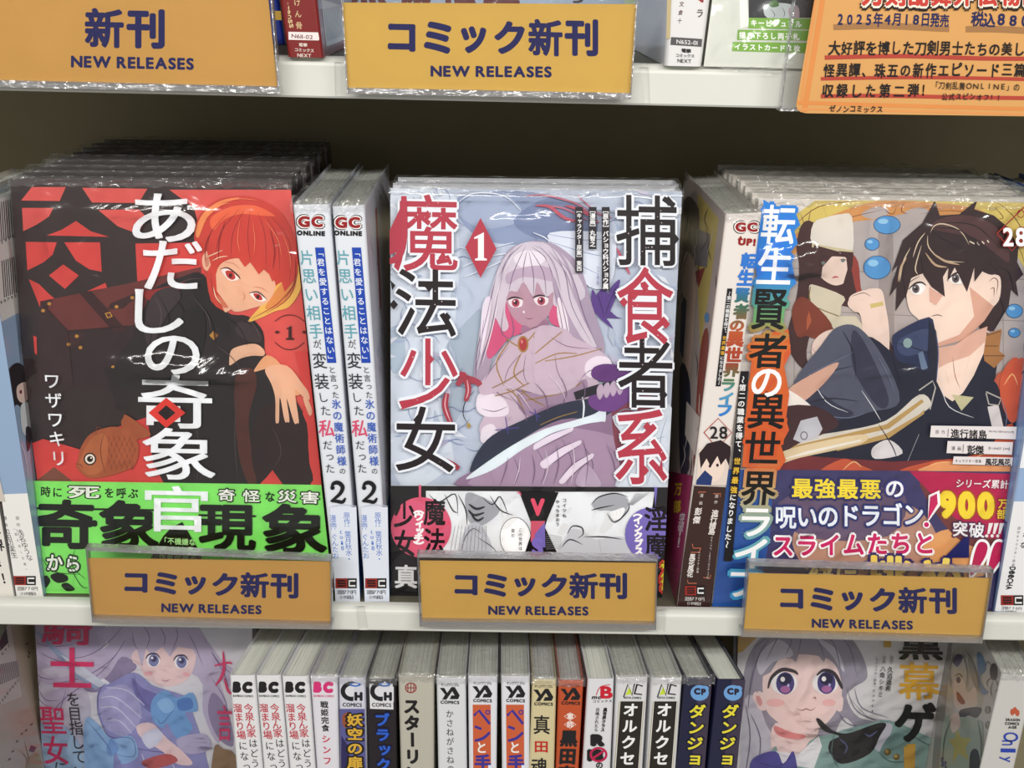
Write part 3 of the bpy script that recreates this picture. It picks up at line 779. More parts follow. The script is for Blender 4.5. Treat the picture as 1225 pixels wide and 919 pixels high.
# seal with the volume number
a.lines((60, 24, 28), 3, [[(440, 660), (470, 640), (500, 634), (530, 640), (560, 660)], [(440, 745), (470, 768), (500, 775), (530, 768), (560, 745)]], 0)
a.poly((50, 20, 24), [(496, 690), (488, 692), (488, 688), (508, 678), (508, 730), (496, 730)]); a.poly((50, 20, 24), [(486, 728), (518, 728), (518, 735), (486, 735)])
a.ell((80, 24, 28), 450, 704, 9, 6); a.ell((80, 24, 28), 560, 704, 9, 6)
# hands and dark robe
a.poly(SK, [(255, 830), (262, 780), (300, 760), (360, 752), (395, 775), (395, 800), (350, 800), (300, 812), (262, 838)], True)
a.lines(SH, 3, [[(290, 790), (320, 780)], [(310, 800), (345, 785)], [(330, 805), (370, 790)]])
a.poly((236, 176, 130), [(345, 880), (390, 810), (420, 800), (460, 830), (520, 919), (540, 960), (400, 960), (360, 900)], True)
a.zoom(3.064, 200, 440)
a.poly((38, 32, 34), [(-40, 60), (250, 60), (300, 20), (370, 0), (440, 60), (470, 110), (520, 200), (550, 330), (545, 422), (10, 422)])
a.poly((84, 44, 38), [(250, 40), (310, 0), (330, 60), (300, 200), (330, 420), (300, 422), (262, 300)], True)
a.poly(RD, [(470, -60), (540, -60), (560, 100), (590, 430), (528, 430), (520, 300), (495, 200), (505, 100)])
a.poly((46, 30, 32), [(360, 130), (500, 170), (520, 330), (525, 425), (350, 425), (310, 280)], True)
a.poly(RD, [(340, 425), (365, 400), (388, 372), (425, 424)])
a.poly(SK, [(362, 0), (440, -10), (500, 60), (520, 90), (522, 115), (495, 100), (470, 80), (484, 190), (478, 200), (466, 196), (440, 110), (450, 190), (442, 196), (432, 190), (415, 105), (412, 190), (406, 200), (399, 192), (398, 110), (385, 60)], True)
a.poly(SK, [(515, 110), (532, 150), (530, 170), (520, 168), (500, 110)], True); a.lines(SH, 3, [[(415, 105), (420, 70)], [(440, 110), (440, 75)], [(470, 85), (462, 60)]])
a.lines((70, 60, 62), 4, [[(260, 60), (250, 250), (262, 420)], [(380, 200), (420, 300), (388, 372)], [(100, 150), (120, 300), (110, 420)]])
a.zoom(3.404, 200, 190)
a.poly((62, 50, 54), [(-60, 560), (20, 520), (60, 560), (0, 640), (-60, 760), (-90, 700)], True); a.poly((60, 48, 52), [(300, 660), (370, 690), (390, 740), (330, 740), (280, 700)], True); a.poly((28, 22, 25), [(60, 640), (140, 600), (160, 700), (130, 820), (90, 760)], True)
a.lines((20, 15, 18), 4, [[(-40, 540), (10, 640), (0, 760)], [(150, 600), (190, 680), (200, 760)], [(240, 640), (300, 690), (330, 760)], [(-100, 640), (-60, 700), (-80, 800)], [(30, 560), (70, 620), (60, 720)]])
a.lines((96, 80, 82), 3, [[(-50, 560), (-20, 620), (-30, 700)], [(110, 560), (170, 640), (180, 700)], [(320, 650), (360, 680), (384, 730)], [(20, 520), (90, 490), (150, 485)], [(205, 760), (260, 800), (300, 850)]])
a.lines((246, 140, 100), 3, [[(220, 180), (300, 162), (380, 170)], [(160, 240), (220, 190), (260, 180)], [(400, 250), (450, 320), (470, 400)], [(470, 300), (500, 380), (505, 450)], [(300, 240), (290, 330), (300, 380)], [(350, 250), (360, 330), (355, 390)]])
a.lines((140, 34, 36), 4, [[(240, 250), (215, 330), (212, 410)], [(420, 280), (440, 370), (432, 450)], [(525, 400), (520, 500), (480, 570)], [(180, 300), (160, 350), (158, 420)]])
a.zoom(3.0625, 0, 440)
# fish shaped waffle
TA = (172, 92, 56); TD = (120, 60, 38)
a.poly(TA, [(450, 212), (455, 180), (470, 172), (552, 232), (540, 252), (505, 262), (500, 300)], True)
a.poly(TA, [(290, 335), (300, 290), (335, 240), (400, 215), (450, 218), (490, 250), (512, 285), (500, 350), (460, 375), (390, 395), (330, 400), (290, 370), (282, 350)], True)
a.poly((186, 108, 66), [(300, 330), (335, 260), (385, 240), (400, 300), (380, 370), (330, 390), (296, 360)], True)
a.lines(TD, 3.2, [[(385, 240), (372, 300), (390, 388)], [(282, 348), (300, 352), (308, 366)], [(355, 240), (360, 215), (380, 222)], [(480, 190), (500, 250)], [(500, 200), (512, 250)], [(525, 220), (522, 250)]])
rows = []
for r in range(6):
    for c in range(6):
        x = 398 + c * 19 + (r % 2) * 9; y = 246 + r * 21
        if x < 505 - abs(y - 290) * .35: rows.append([(x, y), (x + 7, y + 11), (x, y + 21)])
a.lines(TD, 2.4, rows)
a.ell((20, 14, 14), 334, 331, 23, 23); a.ell((250, 244, 232), 334, 331, 18, 18); a.ell((20, 14, 14), 334, 331, 11, 11); a.ell((255, 255, 250), 338, 327, 3, 3)
a.flush('cover_illustration', B_RED)
# green paper band
a.zoom(1, 0, 0)
GN = (140, 238, 112)
a.poly(GN, [(36, 574), (389, 579), (402, 720), (40, 720)]); a.flush('paper_band', B_RED, 'bright green paper band')
KK = (16, 18, 14)
a.zoom(3.0625, 0, 440)
a.up()
def big(ch, x0, y0, x1, y1, col=KK, b=.032, sl=0): a.g(ch, col, x0, y0, x1, y1, b, slant=sl)
a.h('時に', KK, 172, 450, 215, 452, 38, 40, .03); a.h('を呼ぶ', KK, 405, 454, 492, 456, 38, 40, .03)
a.g('死', (20, 30, 20), 248, 426, 376, 478, .07); a.up(); a.g('死', (250, 250, 246), 254, 430, 370, 474, .03)
a.up(); big('奇', 134, 478, 362, 660); big('象', 366, 480, 588, 662)
a.poly(KK, [(134, 506), (588, 514), (588, 521), (134, 514)]); a.poly(KK, [(134, 570), (340, 575), (340, 580), (134, 576)])
a.h('から', (20, 40, 20), 205, 708, 272, 712, 66, 70, .10); a.h('から', (250, 250, 244), 205, 708, 272, 712, 62, 66, .03)
a.poly(KK, [(158, 770), (175, 755), (190, 775), (175, 800), (160, 805)], True); a.poly(KK, [(190, 758), (215, 745), (250, 755), (252, 775), (215, 782)], True)
a.poly(KK, [(230, 790), (252, 782), (280, 806), (250, 812)], True)
a.lines((30, 80, 30), 3, [[(160, 690), (200, 740), (300, 752)], [(250, 700), (300, 790), (330, 800)], [(180, 740), (230, 800)], [(280, 660), (270, 720), (320, 770)], [(300, 690), (270, 790)]])
a.zoom(3.064, 200, 440)
a.poly(KK, [(-60, 700), (-10, 612), (20, 580), (60, 560), (130, 680), (130, 740), (-60, 740)])
a.h('「不機嫌な', (190, 244, 160), -8, 628, 96, 634, 25, 26, .03); a.h('モノノケ庵」', (190, 244, 160), -5, 656, 112, 662, 24, 22, .03); a.h('作者が贈る', (190, 244, 160), -14, 686, 100, 690, 24, 20, .02)
a.h('奇怪', (20, 30, 20), 222, 461, 312, 465, 68, 52, .06); a.h('な', (20, 30, 20), 380, 467, 381, 467, 38, 40, .03); a.h('災害', (20, 30, 20), 443, 466, 526, 470, 76, 52, .06)
a.h('奇怪', (250, 250, 246), 222, 461, 312, 465, 64, 46, .02); a.h('災害', (250, 250, 246), 443, 466, 526, 470, 72, 46, .02)
a.up(); big('現', 120, 495, 330, 668); big('象', 350, 492, 590, 678)
a.poly(KK, [(120, 530), (330, 534), (330, 541), (120, 538)])
a.h('に挑む', (236, 246, 228), 250, 706, 480, 712, 90, 80, .03)
a.flush('band_lettering', B_RED)
a.zoom(1, 0, 0); WH = (240, 242, 246); GL = (90, 50, 50)
for ch, x0, y0, x1, y1 in (('あ', 160, 231, 236, 289), ('だ', 173, 287, 244, 346), ('し', 163, 345, 222, 398), ('の', 175, 400, 241, 447),
                           ('奇', 167, 447, 256, 511), ('象', 172, 510, 260, 572), ('官', 175, 579, 251, 634)):
    a.up(); a.g(ch, WH, x0, y0, x1, y1, .014)
a.L -= 0
a.poly((44, 34, 35), [(182, 491), (201, 476), (222, 491), (201, 508)]); a.poly((216, 60, 52), [(180, 492), (201, 474), (224, 492), (201, 510)]); a.poly((40, 30, 32), [(191, 492), (201, 483), (212, 492), (201, 501)])
a.flush('title_lettering', B_RED)
a.v('ワザワキリ', WH, 65, 454, 73, 546, 21, 20, .012); a.flush('author_lettering', B_RED)
# ------------------------------------------------------------------ print on the pale silver comic
a = Art(P_CEN, [(467, 225), (816, 229), (791, 712), (468, 711)])
Z1 = (3.405, 450, 190); Z2 = (3.4045, 640, 190); Z3 = (3.167, 450, 450); Z4 = (3.168, 640, 450)
a.zoom(*Z1)
PB = (206, 214, 230)
a.poly((198, 208, 226), [(55, 108), (1260, 125), (1200, 1320), (55, 1330)])
rnd = random.Random(4)
a.poly((150, 164, 196), [(330, 160), (420, 140), (560, 130), (760, 160), (900, 240), (860, 330), (700, 350), (560, 350), (440, 330), (350, 260)], True)
a.poly((172, 184, 210), [(330, 200), (400, 150), (520, 150), (590, 200), (570, 260), (450, 285), (360, 250)], True)
a.poly((128, 142, 178), [(560, 250), (700, 160), (860, 200), (900, 300), (780, 330), (640, 320)], True)
a.poly((222, 230, 242), [(60, 130), (180, 120), (320, 150), (330, 260), (340, 440), (320, 700), (330, 919), (300, 1100), (300, 1260), (60, 1260)], True)
a.poly((190, 206, 222), [(55, 700), (100, 690), (120, 780), (100, 860), (60, 860)], True)
a.poly((176, 190, 206), [(270, 800), (390, 640), (430, 620), (420, 760), (360, 1000), (280, 1100)], True)
for i in range(70):       # pale feathery crystals
    x = rnd.uniform(60, 330) if i % 2 else rnd.uniform(900, 1200); y = rnd.uniform(140, 1240); l = rnd.uniform(40, 110); an = rnd.uniform(0, 6.28)
    cc = rnd.choice([(176, 190, 216), (236, 240, 248), (188, 198, 214), (206, 200, 222)])
    dx, dy = math.cos(an) * l, math.sin(an) * l
    a.poly(cc, [(x, y), (x + dx * .5 - dy * .16, y + dy * .5 + dx * .16), (x + dx, y + dy), (x + dx * .5 + dy * .1, y + dy * .5 - dx * .1)])
LN = (120, 136, 180)
S = []
for i in range(60):
    x = rnd.uniform(60, 400) if i % 3 else rnd.uniform(650, 1150); y = rnd.uniform(130, 1200); q = [(x, y)]
    an = rnd.uniform(0, 6.28)
    for k in range(3): an += rnd.uniform(-.9, .9); x += math.cos(an) * 35; y += math.sin(an) * 35; q.append((x, y))
    S.append(q)
a.lines(LN, 2.6, S)
a.lines((234, 240, 250), 5, [[(330, 180), (400, 140), (520, 150), (590, 210)], [(340, 360), (420, 370), (560, 340)], [(350, 440), (450, 400), (560, 380)], [(360, 480), (460, 440), (540, 400)], [(640, 300), (700, 330), (740, 400)]], .5)
a.lines((196, 120, 140), 8, [[(610, 150), (700, 150), (830, 190), (900, 260)], [(660, 190), (760, 200), (860, 250)], [(820, 150), (900, 220), (960, 240)]], .7)
# purple flower at right
a.zoom(*Z2)
a.lines((200, 90, 110), 14, [[(0, 190), (60, 195), (120, 240), (200, 260)], [(120, 190), (190, 210), (260, 260)], [(330, 360), (360, 420), (385, 470)]], .8)
a.poly((226, 232, 244), [(60, 300), (300, 300), (330, 340), (310, 500), (220, 520), (100, 380)], True)
a.lines((140, 152, 190), 3, [[(20, 300), (200, 330), (320, 320)], [(40, 330), (200, 380), (300, 400)], [(60, 350), (180, 430), (260, 470)]])
for P in ([(245, 560), (280, 525), (300, 570), (290, 650), (240, 620)], [(290, 640), (300, 540), (345, 490), (325, 570)], [(240, 620), (228, 570), (235, 530), (262, 600)], [(262, 640), (290, 610), (330, 640), (350, 648)], [(255, 640), (290, 650), (315, 690)]):
    a.poly((94, 62, 140), P, True)
a.lines((52, 34, 92), 3, [[(250, 540), (270, 600), (280, 650)], [(335, 510), (300, 590), (285, 640)]])
# long haired figure
a.zoom(*Z1)
HA = (214, 204, 216); HB = (178, 160, 182); HC2 = (236, 228, 236)
a.poly(HB, [(610, 338), (540, 370), (490, 460), (470, 560), (430, 680), (405, 800), (400, 900), (440, 919), (480, 780), (520, 640), (700, 640), (820, 640), (900, 800), (930, 760), (880, 600), (830, 440), (750, 360), (680, 335)], True)
a.poly((216, 92, 136), [(495, 560), (520, 560), (570, 640), (600, 700), (540, 730), (480, 800), (455, 810), (450, 760), (480, 650)], True)
a.poly((216, 92, 136), [(715, 600), (750, 590), (780, 640), (800, 700), (760, 690), (705, 660)], True)
FS = (190, 152, 170)
a.poly(FS, [(520, 520), (560, 470), (640, 440), (715, 480), (722, 560), (715, 600), (690, 650), (640, 685), (600, 680), (555, 640), (530, 580)], True)
a.poly((164, 122, 150), [(600, 675), (640, 688), (690, 650), (700, 700), (640, 720), (590, 710)], True)
for cx, cy, dd in ((568, 586, 0), (672, 578, 0)):
    a.poly((244, 236, 240), [(cx - 30, cy - 8), (cx, cy - 20), (cx + 28, cy - 12), (cx + 22, cy + 14), (cx - 14, cy + 16)], True)
    a.ell((178, 70, 92), cx, cy - 1, 16, 17); a.ell((70, 22, 44), cx, cy - 3, 8, 10); a.ell((255, 240, 245), cx - 5, cy - 8, 3.5, 3.5)
    a.line((44, 24, 38), 7, [(cx - 36, cy - 14), (cx - 6, cy - 24), (cx + 30, cy - 16)], taper=.8)
a.lines((140, 90, 120), 3, [[(608, 646), (626, 650), (640, 646)], [(608, 615), (604, 625)]]); a.ell((240, 226, 232), 601, 622, 5, 6)
# hair front
a.poly(HA, [(612, 338), (690, 345), (760, 390), (820, 470), (850, 560), (760, 600), (720, 590), (722, 540), (690, 560), (655, 500), (640, 560), (600, 500), (575, 540), (540, 540), (525, 620), (540, 680), (515, 700), (480, 640), (460, 720), (430, 800), (410, 860), (420, 700), (460, 560), (500, 440), (550, 370)], True, 3)
a.poly(HC2, [(560, 400), (620, 370), (690, 400), (650, 440), (590, 440)], True)
a.poly((192, 172, 192), [(530, 470), (600, 440), (700, 440), (790, 520), (720, 500), (600, 480), (540, 510)], True)
a.lines((122, 100, 132), 3.4, [[(600, 345), (540, 400), (500, 480)], [(610, 350), (560, 460), (540, 540)], [(615, 370), (600, 440), (598, 500)], [(620, 370), (640, 470), (640, 555)], [(625, 365), (680, 460), (692, 560)], [(630, 355), (700, 420), (740, 600)],
       [(640, 350), (740, 420), (790, 600)], [(500, 520), (470, 680), (420, 850)], [(520, 600), (510, 700), (540, 730)], [(490, 470), (460, 600), (415, 760), (405, 900)], [(545, 620), (560, 700), (530, 760)]])
a.lines(HC2, 5, [[(570, 370), (515, 470), (480, 600)], [(660, 360), (740, 420), (780, 500)], [(500, 560), (470, 700), (430, 840)]])
a.zoom(*Z2)
a.poly(HB, [(60, 350), (130, 420), (170, 540), (200, 640), (250, 740), (262, 790), (220, 780), (170, 740), (120, 700), (100, 640), (80, 560)], True)
a.poly(HA, [(20, 340), (90, 380), (140, 470), (160, 560), (200, 660), (250, 760), (200, 740), (140, 640), (100, 540), (70, 460)], True)
a.poly(HC2, [(95, 560), (130, 640), (140, 760), (130, 900), (110, 919), (118, 760), (90, 640)], True)
a.lines((122, 100, 132), 3.4, [[(60, 350), (120, 460), (150, 600), (230, 750)], [(90, 400), (150, 480), (200, 640), (260, 780)], [(80, 480), (120, 640), (140, 780), (125, 919)], [(70, 500), (105, 650), (118, 780), (100, 919)]])
# cloak and dress
a.zoom(*Z3)
CL = (206, 186, 202); CS = (168, 142, 168); CW = (236, 226, 236)
a.poly(CL, [(395, 60), (440, -30), (520, -90), (600, -110), (700, -110), (780, -60), (830, 0), (860, 120), (700, 240), (560, 260), (440, 260), (390, 200), (420, 120)], True)
a.poly(CS, [(560, -20), (700, -60), (800, 20), (760, 120), (640, 160), (540, 120)], True)
a.poly((150, 120, 150), [(440, 250), (560, 160), (700, 100), (1000, 150), (1100, 330), (1160, 410), (340, 420), (400, 330)], True)
a.poly((176, 150, 176), [(450, 320), (600, 200), (800, 200), (960, 260), (1000, 420), (380, 420)], True)
a.poly((136, 66, 84), [(900, 60), (1000, 20), (1120, 240), (1060, 420), (960, 420), (900, 240)], True)
a.poly(CW, [(395, 60), (380, 120), (420, 150), (500, 140), (480, 80)], True); a.poly(CW, [(405, 190), (445, 180), (460, 230), (420, 250), (395, 240)], True)
a.lines((110, 84, 118), 3, [[(420, 0), (460, 60), (520, 90)], [(440, -40), (500, 40), (600, 60)], [(400, 120), (450, 130), (500, 110)], [(600, 260), (640, 340), (620, 410)], [(520, 300), (540, 360), (520, 415)], [(700, 230), (740, 320), (720, 415)], [(560, 190), (700, 130), (860, 120)], [(450, 200), (520, 230), (560, 210)],
      [(780, 250), (820, 330), (800, 415)], [(880, 260), (930, 340), (920, 415)]])
a.lines((158, 126, 76), 5, [[(420, 20), (520, 60), (560, 130)], [(500, -60), (560, 60), (640, 110)], [(540, 70), (640, 0), (700, -20)], [(560, 90), (700, 60), (780, 20)]], .3)
a.zoom(*Z1)
a.poly(CL, [(520, 760), (640, 690), (720, 680), (800, 720), (830, 900), (700, 960), (560, 930), (440, 960), (420, 919), (470, 850)], True)
a.lines((120, 94, 126), 3, [[(600, 780), (540, 850), (520, 919)], [(610, 790), (600, 870), (620, 919)], [(630, 780), (680, 860), (760, 919)], [(540, 760), (480, 840), (440, 900)]])
a.lines((166, 134, 80), 6, [[(540, 745), (490, 830), (520, 919)], [(590, 790), (560, 870), (600, 919)], [(640, 720), (700, 780), (760, 770)], [(640, 790), (720, 830), (800, 800)], [(530, 730), (590, 760), (650, 700)]], .3)
a.ell((170, 128, 70), 598, 752, 22, 34); a.ell((176, 56, 62), 598, 752, 15, 26); a.ell((230, 140, 140), 593, 742, 4, 8)
for x, y in ((655, 715), (680, 706), (704, 700)): a.ell((70, 30, 50), x, y, 5, 9)
a.lines((176, 66, 84), 26, [[(330, 919), (360, 890), (410, 905), (425, 919)]], .3)
a.zoom(*Z2)
a.poly(CL, [(0, 700), (80, 680), (150, 720), (230, 760), (290, 800), (300, 850), (250, 880), (180, 900), (80, 930), (0, 919)], True)
a.poly(CW, [(205, 830), (250, 800), (300, 810), (310, 850), (270, 890), (210, 880)], True)
a.lines((120, 94, 126), 3, [[(60, 720), (130, 760), (230, 770)], [(80, 790), (90, 860), (120, 919)], [(180, 900), (220, 860), (300, 850)]])
a.lines((166, 134, 80), 5, [[(0, 790), (60, 740), (110, 700)], [(40, 820), (160, 800), (270, 770)], [(0, 830), (90, 790), (170, 790)]], .3)
# crescent blade, handle, glove
a.zoom(*Z3)
a.poly((44, 50, 72), [(355, 355), (380, 290), (440, 220), (560, 160), (700, 100), (860, 70), (960, 20), (960, 60), (860, 150), (700, 160), (560, 230), (460, 300), (380, 350)], True)
a.poly((232, 242, 248), [(340, 384), (400, 335), (520, 255), (640, 195), (760, 160), (840, 130), (857, 80), (866, 60), (868, 160), (850, 168), (780, 180), (660, 220), (560, 270), (460, 340), (390, 372)], True)
a.lines((82, 70, 160), 6, [[(450, 200), (540, 190)], [(490, 150), (500, 215)], [(580, 130), (620, 150)], [(600, 120), (610, 165)]], .5, False)
a.lines((30, 26, 44), 4, [[(375, 50), (340, 90), (330, 140), (350, 180)], [(495, 150), (515, 165)], [(515, 148), (495, 168)]])
a.poly((180, 150, 76), [(348, 170), (360, 182), (352, 196), (342, 182)])
a.zoom(*Z4)
a.poly((120, 70, 142), [(200, 95), (220, 60), (330, 30), (370, 20), (385, 60), (330, 110), (290, 130), (230, 125)], True)
a.poly((104, 56, 126), [(215, -30), (260, -50), (330, -40), (380, 0), (375, 30), (230, 10)], True)
a.line((34, 32, 46), 34, [(150, 72), (240, 44), (360, 16)], taper=.1); 
for k in range(4): a.poly((196, 176, 196), [(232 + 25 * k, 50 - 6 * k), (240 + 25 * k, 30 - 6 * k), (254 + 25 * k, 28 - 6 * k), (258 + 25 * k, 60 - 6 * k), (246 + 25 * k, 84 - 6 * k), (236 + 25 * k, 76 - 6 * k)], True)
a.ell((60, 50, 66), 385, 60, 18, 18); a.line((236, 242, 248), 7, [(178, 75), (184, 110), (180, 158)], taper=.4)
# ribs of the skirt
for q in ([(0, 250), (60, 215), (135, 190), (138, 205), (70, 240), (0, 275)], [(20, 320), (90, 270), (165, 238), (168, 256), (100, 300), (40, 345)], [(90, 390), (140, 330), (212, 288), (216, 306), (160, 350), (110, 400)]):
    a.poly((232, 220, 234), q, True); a.lines((110, 84, 118), 3, [q[:3], q[3:]])
a.poly((190, 170, 192), [(160, 370), (200, 330), (250, 410), (160, 410)], True)
a.poly((214, 220, 230), [(290, 150), (420, 130), (520, 120), (520, 410), (300, 410), (380, 300)], True)
a.lines((150, 160, 184), 3, [[(330, 180), (400, 240), (500, 220)], [(420, 410), (450, 330), (515, 300)], [(300, 150), (340, 120), (420, 140)], [(500, 140), (470, 260), (500, 400)]])
# folds and seams of the dress
a.zoom(*Z3)
a.lines((126, 98, 130), 3.4, [[(500, 300), (490, 350), (470, 408)], [(590, 290), (600, 350), (590, 408)], [(680, 250), (690, 330), (670, 408)], [(780, 230), (800, 320), (790, 408)], [(870, 250), (900, 330), (905, 408)], [(600, 20), (640, 70), (650, 130)], [(700, 0), (720, 60), (700, 110)], [(500, 60), (560, 130), (570, 170)], [(780, 10), (790, 60), (770, 100)]])
a.lines((224, 210, 224), 4, [[(545, 300), (540, 350), (520, 408)], [(640, 270), (650, 340), (630, 408)], [(740, 240), (750, 320), (735, 408)], [(470, 20), (540, 60), (590, 130)], [(640, -20), (690, 30), (720, 90)]])
a.lines((158, 126, 76), 4, [[(440, 40), (500, 10), (560, -30)], [(450, 70), (520, 50), (580, 20)], [(620, 180), (690, 150), (760, 130)]], .3)
a.zoom(*Z1)
a.poly((232, 222, 234), [(430, 620), (450, 560), (470, 580), (450, 700), (425, 800)], True); a.lines((150, 128, 160), 3, [[(560, 360), (520, 440), (500, 540)], [(700, 370), (770, 460), (810, 580)], [(660, 350), (720, 420), (752, 540)], [(480, 500), (455, 620), (420, 760)], [(440, 640), (425, 760), (402, 880)]])
# red claws at left
a.zoom(*Z3)
a.lines((172, 60, 78), 24, [[(270, 60), (262, 110), (290, 190)], [(300, 0), (330, -10), (350, 40), (340, 90)], [(250, 310), (290, 330), (315, 345)]], .35)
a.lines((232, 180, 190), 5, [[(268, 60), (262, 110), (284, 170)], [(345, 10), (350, 50), (342, 80)]], .6)
a.flush('cover_illustration', B_CEN)
# black paper band with comic frames
a.zoom(1, 0, 0)
a.poly((24, 20, 24), [(460, 579), (800, 581), (795, 720), (460, 720)]); a.flush('paper_band', B_CEN, 'black paper band')
a.zoom(*Z3)
a.poly((232, 234, 238), [(190, 428), (540, 430), (590, 560), (560, 670), (190, 670)])
a.zoom(*Z4)
a.poly((232, 234, 238), [(75, 432), (450, 432), (440, 500), (400, 676), (60, 668), (30, 590)])
a.zoom(*Z3)
INK = (44, 44, 50); GR = (170, 172, 180)
a.poly(GR, [(340, 440), (400, 450), (470, 500), (400, 560), (350, 540)], True); a.poly((200, 202, 210), [(330, 590), (360, 550), (400, 560), (440, 640), (420, 668), (320, 668)], True)
a.lines(INK, 10, [[(350, 500), (372, 520), (410, 510)], [(352, 478), (380, 496), (412, 488)], [(362, 520), (384, 540), (408, 528)]], .6)
a.lines(INK, 5, [[(200, 440), (240, 470), (300, 440), (310, 520)], [(310, 440), (340, 500), (345, 560)], [(400, 450), (440, 480), (470, 450), (500, 520)], [(430, 445), (470, 500), (520, 520)], [(260, 440), (290, 500), (310, 510)], [(410, 560), (412, 600)], [(470, 470), (480, 530)]])
a.lines(INK, 3, [[(320, 660), (340, 600), (370, 570), (400, 590)], [(360, 600), (350, 650)], [(380, 600), (440, 640), (460, 668)], [(250, 470), (240, 520), (232, 560)], [(400, 600), (380, 668)]] + [[(560 - 12 * k, 436), (585 - 14 * k, 520)] for k in range(0)])
a.lines((120, 122, 130), 2, [[(300 + 13 * k, 560), (280 + 15 * k, 668)] for k in range(10)], .3)
a.poly((250, 250, 252), [(528, 527), (570, 560), (585, 610), (560, 665), (520, 680), (485, 650), (468, 600), (485, 550)], True)
a.ring(INK, 527, 603, 57, 74, 2)
a.v('この世界は', INK, 546, 575, 546, 645, 15, 15, .01); a.v('変だ', INK, 518, 578, 518, 596, 15, 15, .01)
a.ell((222, 96, 128), 172, 565, 114, 114, n=36); a.rect((222, 96, 128), 163, 405, 172, 460)
a.v('魔法', (24, 18, 24), 222, 508, 222, 618, 84, 104, .03); a.v('少女', (24, 18, 24), 110, 515, 110, 625, 84, 104, .03)
a.v('（ウィッチ）', (255, 250, 252), 163, 496, 163, 634, 38, 34, .075); a.v('（ウィッチ）', (200, 60, 100), 163, 496, 163, 634, 33, 29, .0)
a.v('（ウィッチ）', (255, 250, 252), 163, 496, 163, 634, 33, 30, .02)
a.g('真', (240, 240, 240), 72, 705, 158, 795, .03); a.g('の', (240, 240, 240), 165, 715, 240, 790, .03)
a.poly((222, 96, 128), [(530, 430), (560, 432), (552, 446)]); a.poly((18, 16, 20), [(545, 430), (690, 432), (636, 560), (690, 672), (560, 668), (596, 560)])
a.poly((210, 90, 116), [(585, 540), (638, 540), (638, 590), (585, 620)]); a.poly((122, 108, 190), [(600, 590), (638, 545), (640, 640), (600, 640)])
a.g('V', (230, 80, 110), 584, 455, 638, 522, .06); a.g('S', (130, 112, 200), 588, 602, 632, 672, .06)
a.zoom(*Z4)
a.poly(GR, [(215, 480), (250, 450), (300, 440), (350, 460), (330, 520), (280, 500), (240, 500)], True)
a.poly((206, 208, 216), [(120, 600), (140, 570), (180, 580), (230, 610), (330, 600), (350, 668), (100, 668)], True)
a.lines(INK, 5, [[(212, 500), (240, 492), (300, 480)], [(210, 480), (240, 450), (300, 436), (350, 450)], [(270, 510), (300, 545), (350, 500), (350, 470)], [(120, 590), (140, 560), (175, 565), (180, 590), (160, 605)], [(100, 640), (130, 610), (180, 630)], [(180, 600), (260, 600), (330, 610)], [(240, 610), (250, 668)]])
a.poly((250, 250, 252), [(280, 508), (300, 500), (330, 490), (338, 500), (320, 530), (296, 536)], True); a.lines(INK, 3, [[(290, 505), (294, 522)], [(304, 500), (308, 520)], [(318, 495), (322, 514)]])
a.lines((150, 152, 160), 2, [[(380 + 6 * k, 436), (350 + 2 * k, 480)] for k in range(9)] + [[(40, 590 + 8 * k), (100, 600 + 6 * k)] for k in range(8)], .4)
a.v('コイツも', INK, 110, 462, 110, 520, 17, 16, .02); a.v('やっちまおう', INK, 84, 468, 84, 552, 15, 15, .02)
a.poly((124, 110, 192), [(448, 412), (460, 412), (452, 490)]); a.ell((124, 110, 192), 430, 590, 92, 100, n=36); a.poly((124, 110, 192), [(336, 590), (400, 676), (520, 676), (522, 590)])
a.v('淫魔', (24, 18, 24), 455, 533, 458, 632, 92, 96, .03)
a.v('（インクブス', (255, 250, 252), 385, 508, 390, 652, 34, 32, .075); a.v('（インクブス', (96, 80, 170), 385, 508, 390, 652, 30, 28, 0); a.v('（インクブス', (255, 250, 252), 385, 508, 390, 652, 30, 28, .02)
a.g('?', (210, 60, 50), 462, 684, 516, 816, .09); a.g('?', (240, 220, 60), 468, 690, 510, 810, .05)
a.flush('band_print', B_CEN)
# masthead: eight tall characters, two columns
a.zoom(1, 0, 0)
MR = (184, 60, 78); MK = (36, 28, 32); HALO = (238, 242, 250)
T = [('魔', MR, 472, 232, 548, 324), ('法', MK, 474, 320, 546, 401), ('少', MR, 478, 403, 548, 486), ('女', MK, 474, 484, 545, 562),
     ('捕', MK, 736, 233, 808, 317), ('食', MR, 737, 318, 804, 410), ('者', MK, 738, 403, 803, 486), ('系', MR, 735, 487, 797, 577)]
a.up()
for ch, c_, x0, y0, x1, y1 in T: a.g(ch, HALO, x0 - 2.5, y0 - 2.5, x1 + 2.5, y1 + 2.5, .045)
a.up()
for ch, c_, x0, y0, x1, y1 in T: a.g(ch, c_, x0, y0, x1, y1, .007)
a.up()
def spike(c_, x, y, w=5, h=6): a.poly(c_, [(x - w, y), (x, y - h), (x + w, y), (x, y + h)])
for x, y, c_ in ((512, 257, MR), (530, 307, MR), (487, 269, MR), (472, 363, MK), (535, 378, MK), (514, 342, MK), (515, 428, MR), (500, 500, MK), (798, 240, MK), (770, 341, MR), (795, 386, MR), (806, 285, MK), (745, 360, MR), (757, 352, MR), (792, 470, MK), (770, 560, MR), (773, 508, MR)):
    spike(c_, x, y)
for c_, q in ((MR, [(485, 237), (477, 300), (450, 311)]), (MK, [(474, 340), (468, 334), (470, 346)]), (MR, [(510, 478), (480, 488), (484, 482)]), (MR, [(790, 545), (792, 566), (786, 562)])):
    a.poly(c_, q)
a.line(MR, 9, [(484, 234), (484, 280), (478, 305), (466, 312)], taper=.3)
rnd = random.Random(9); a.up()
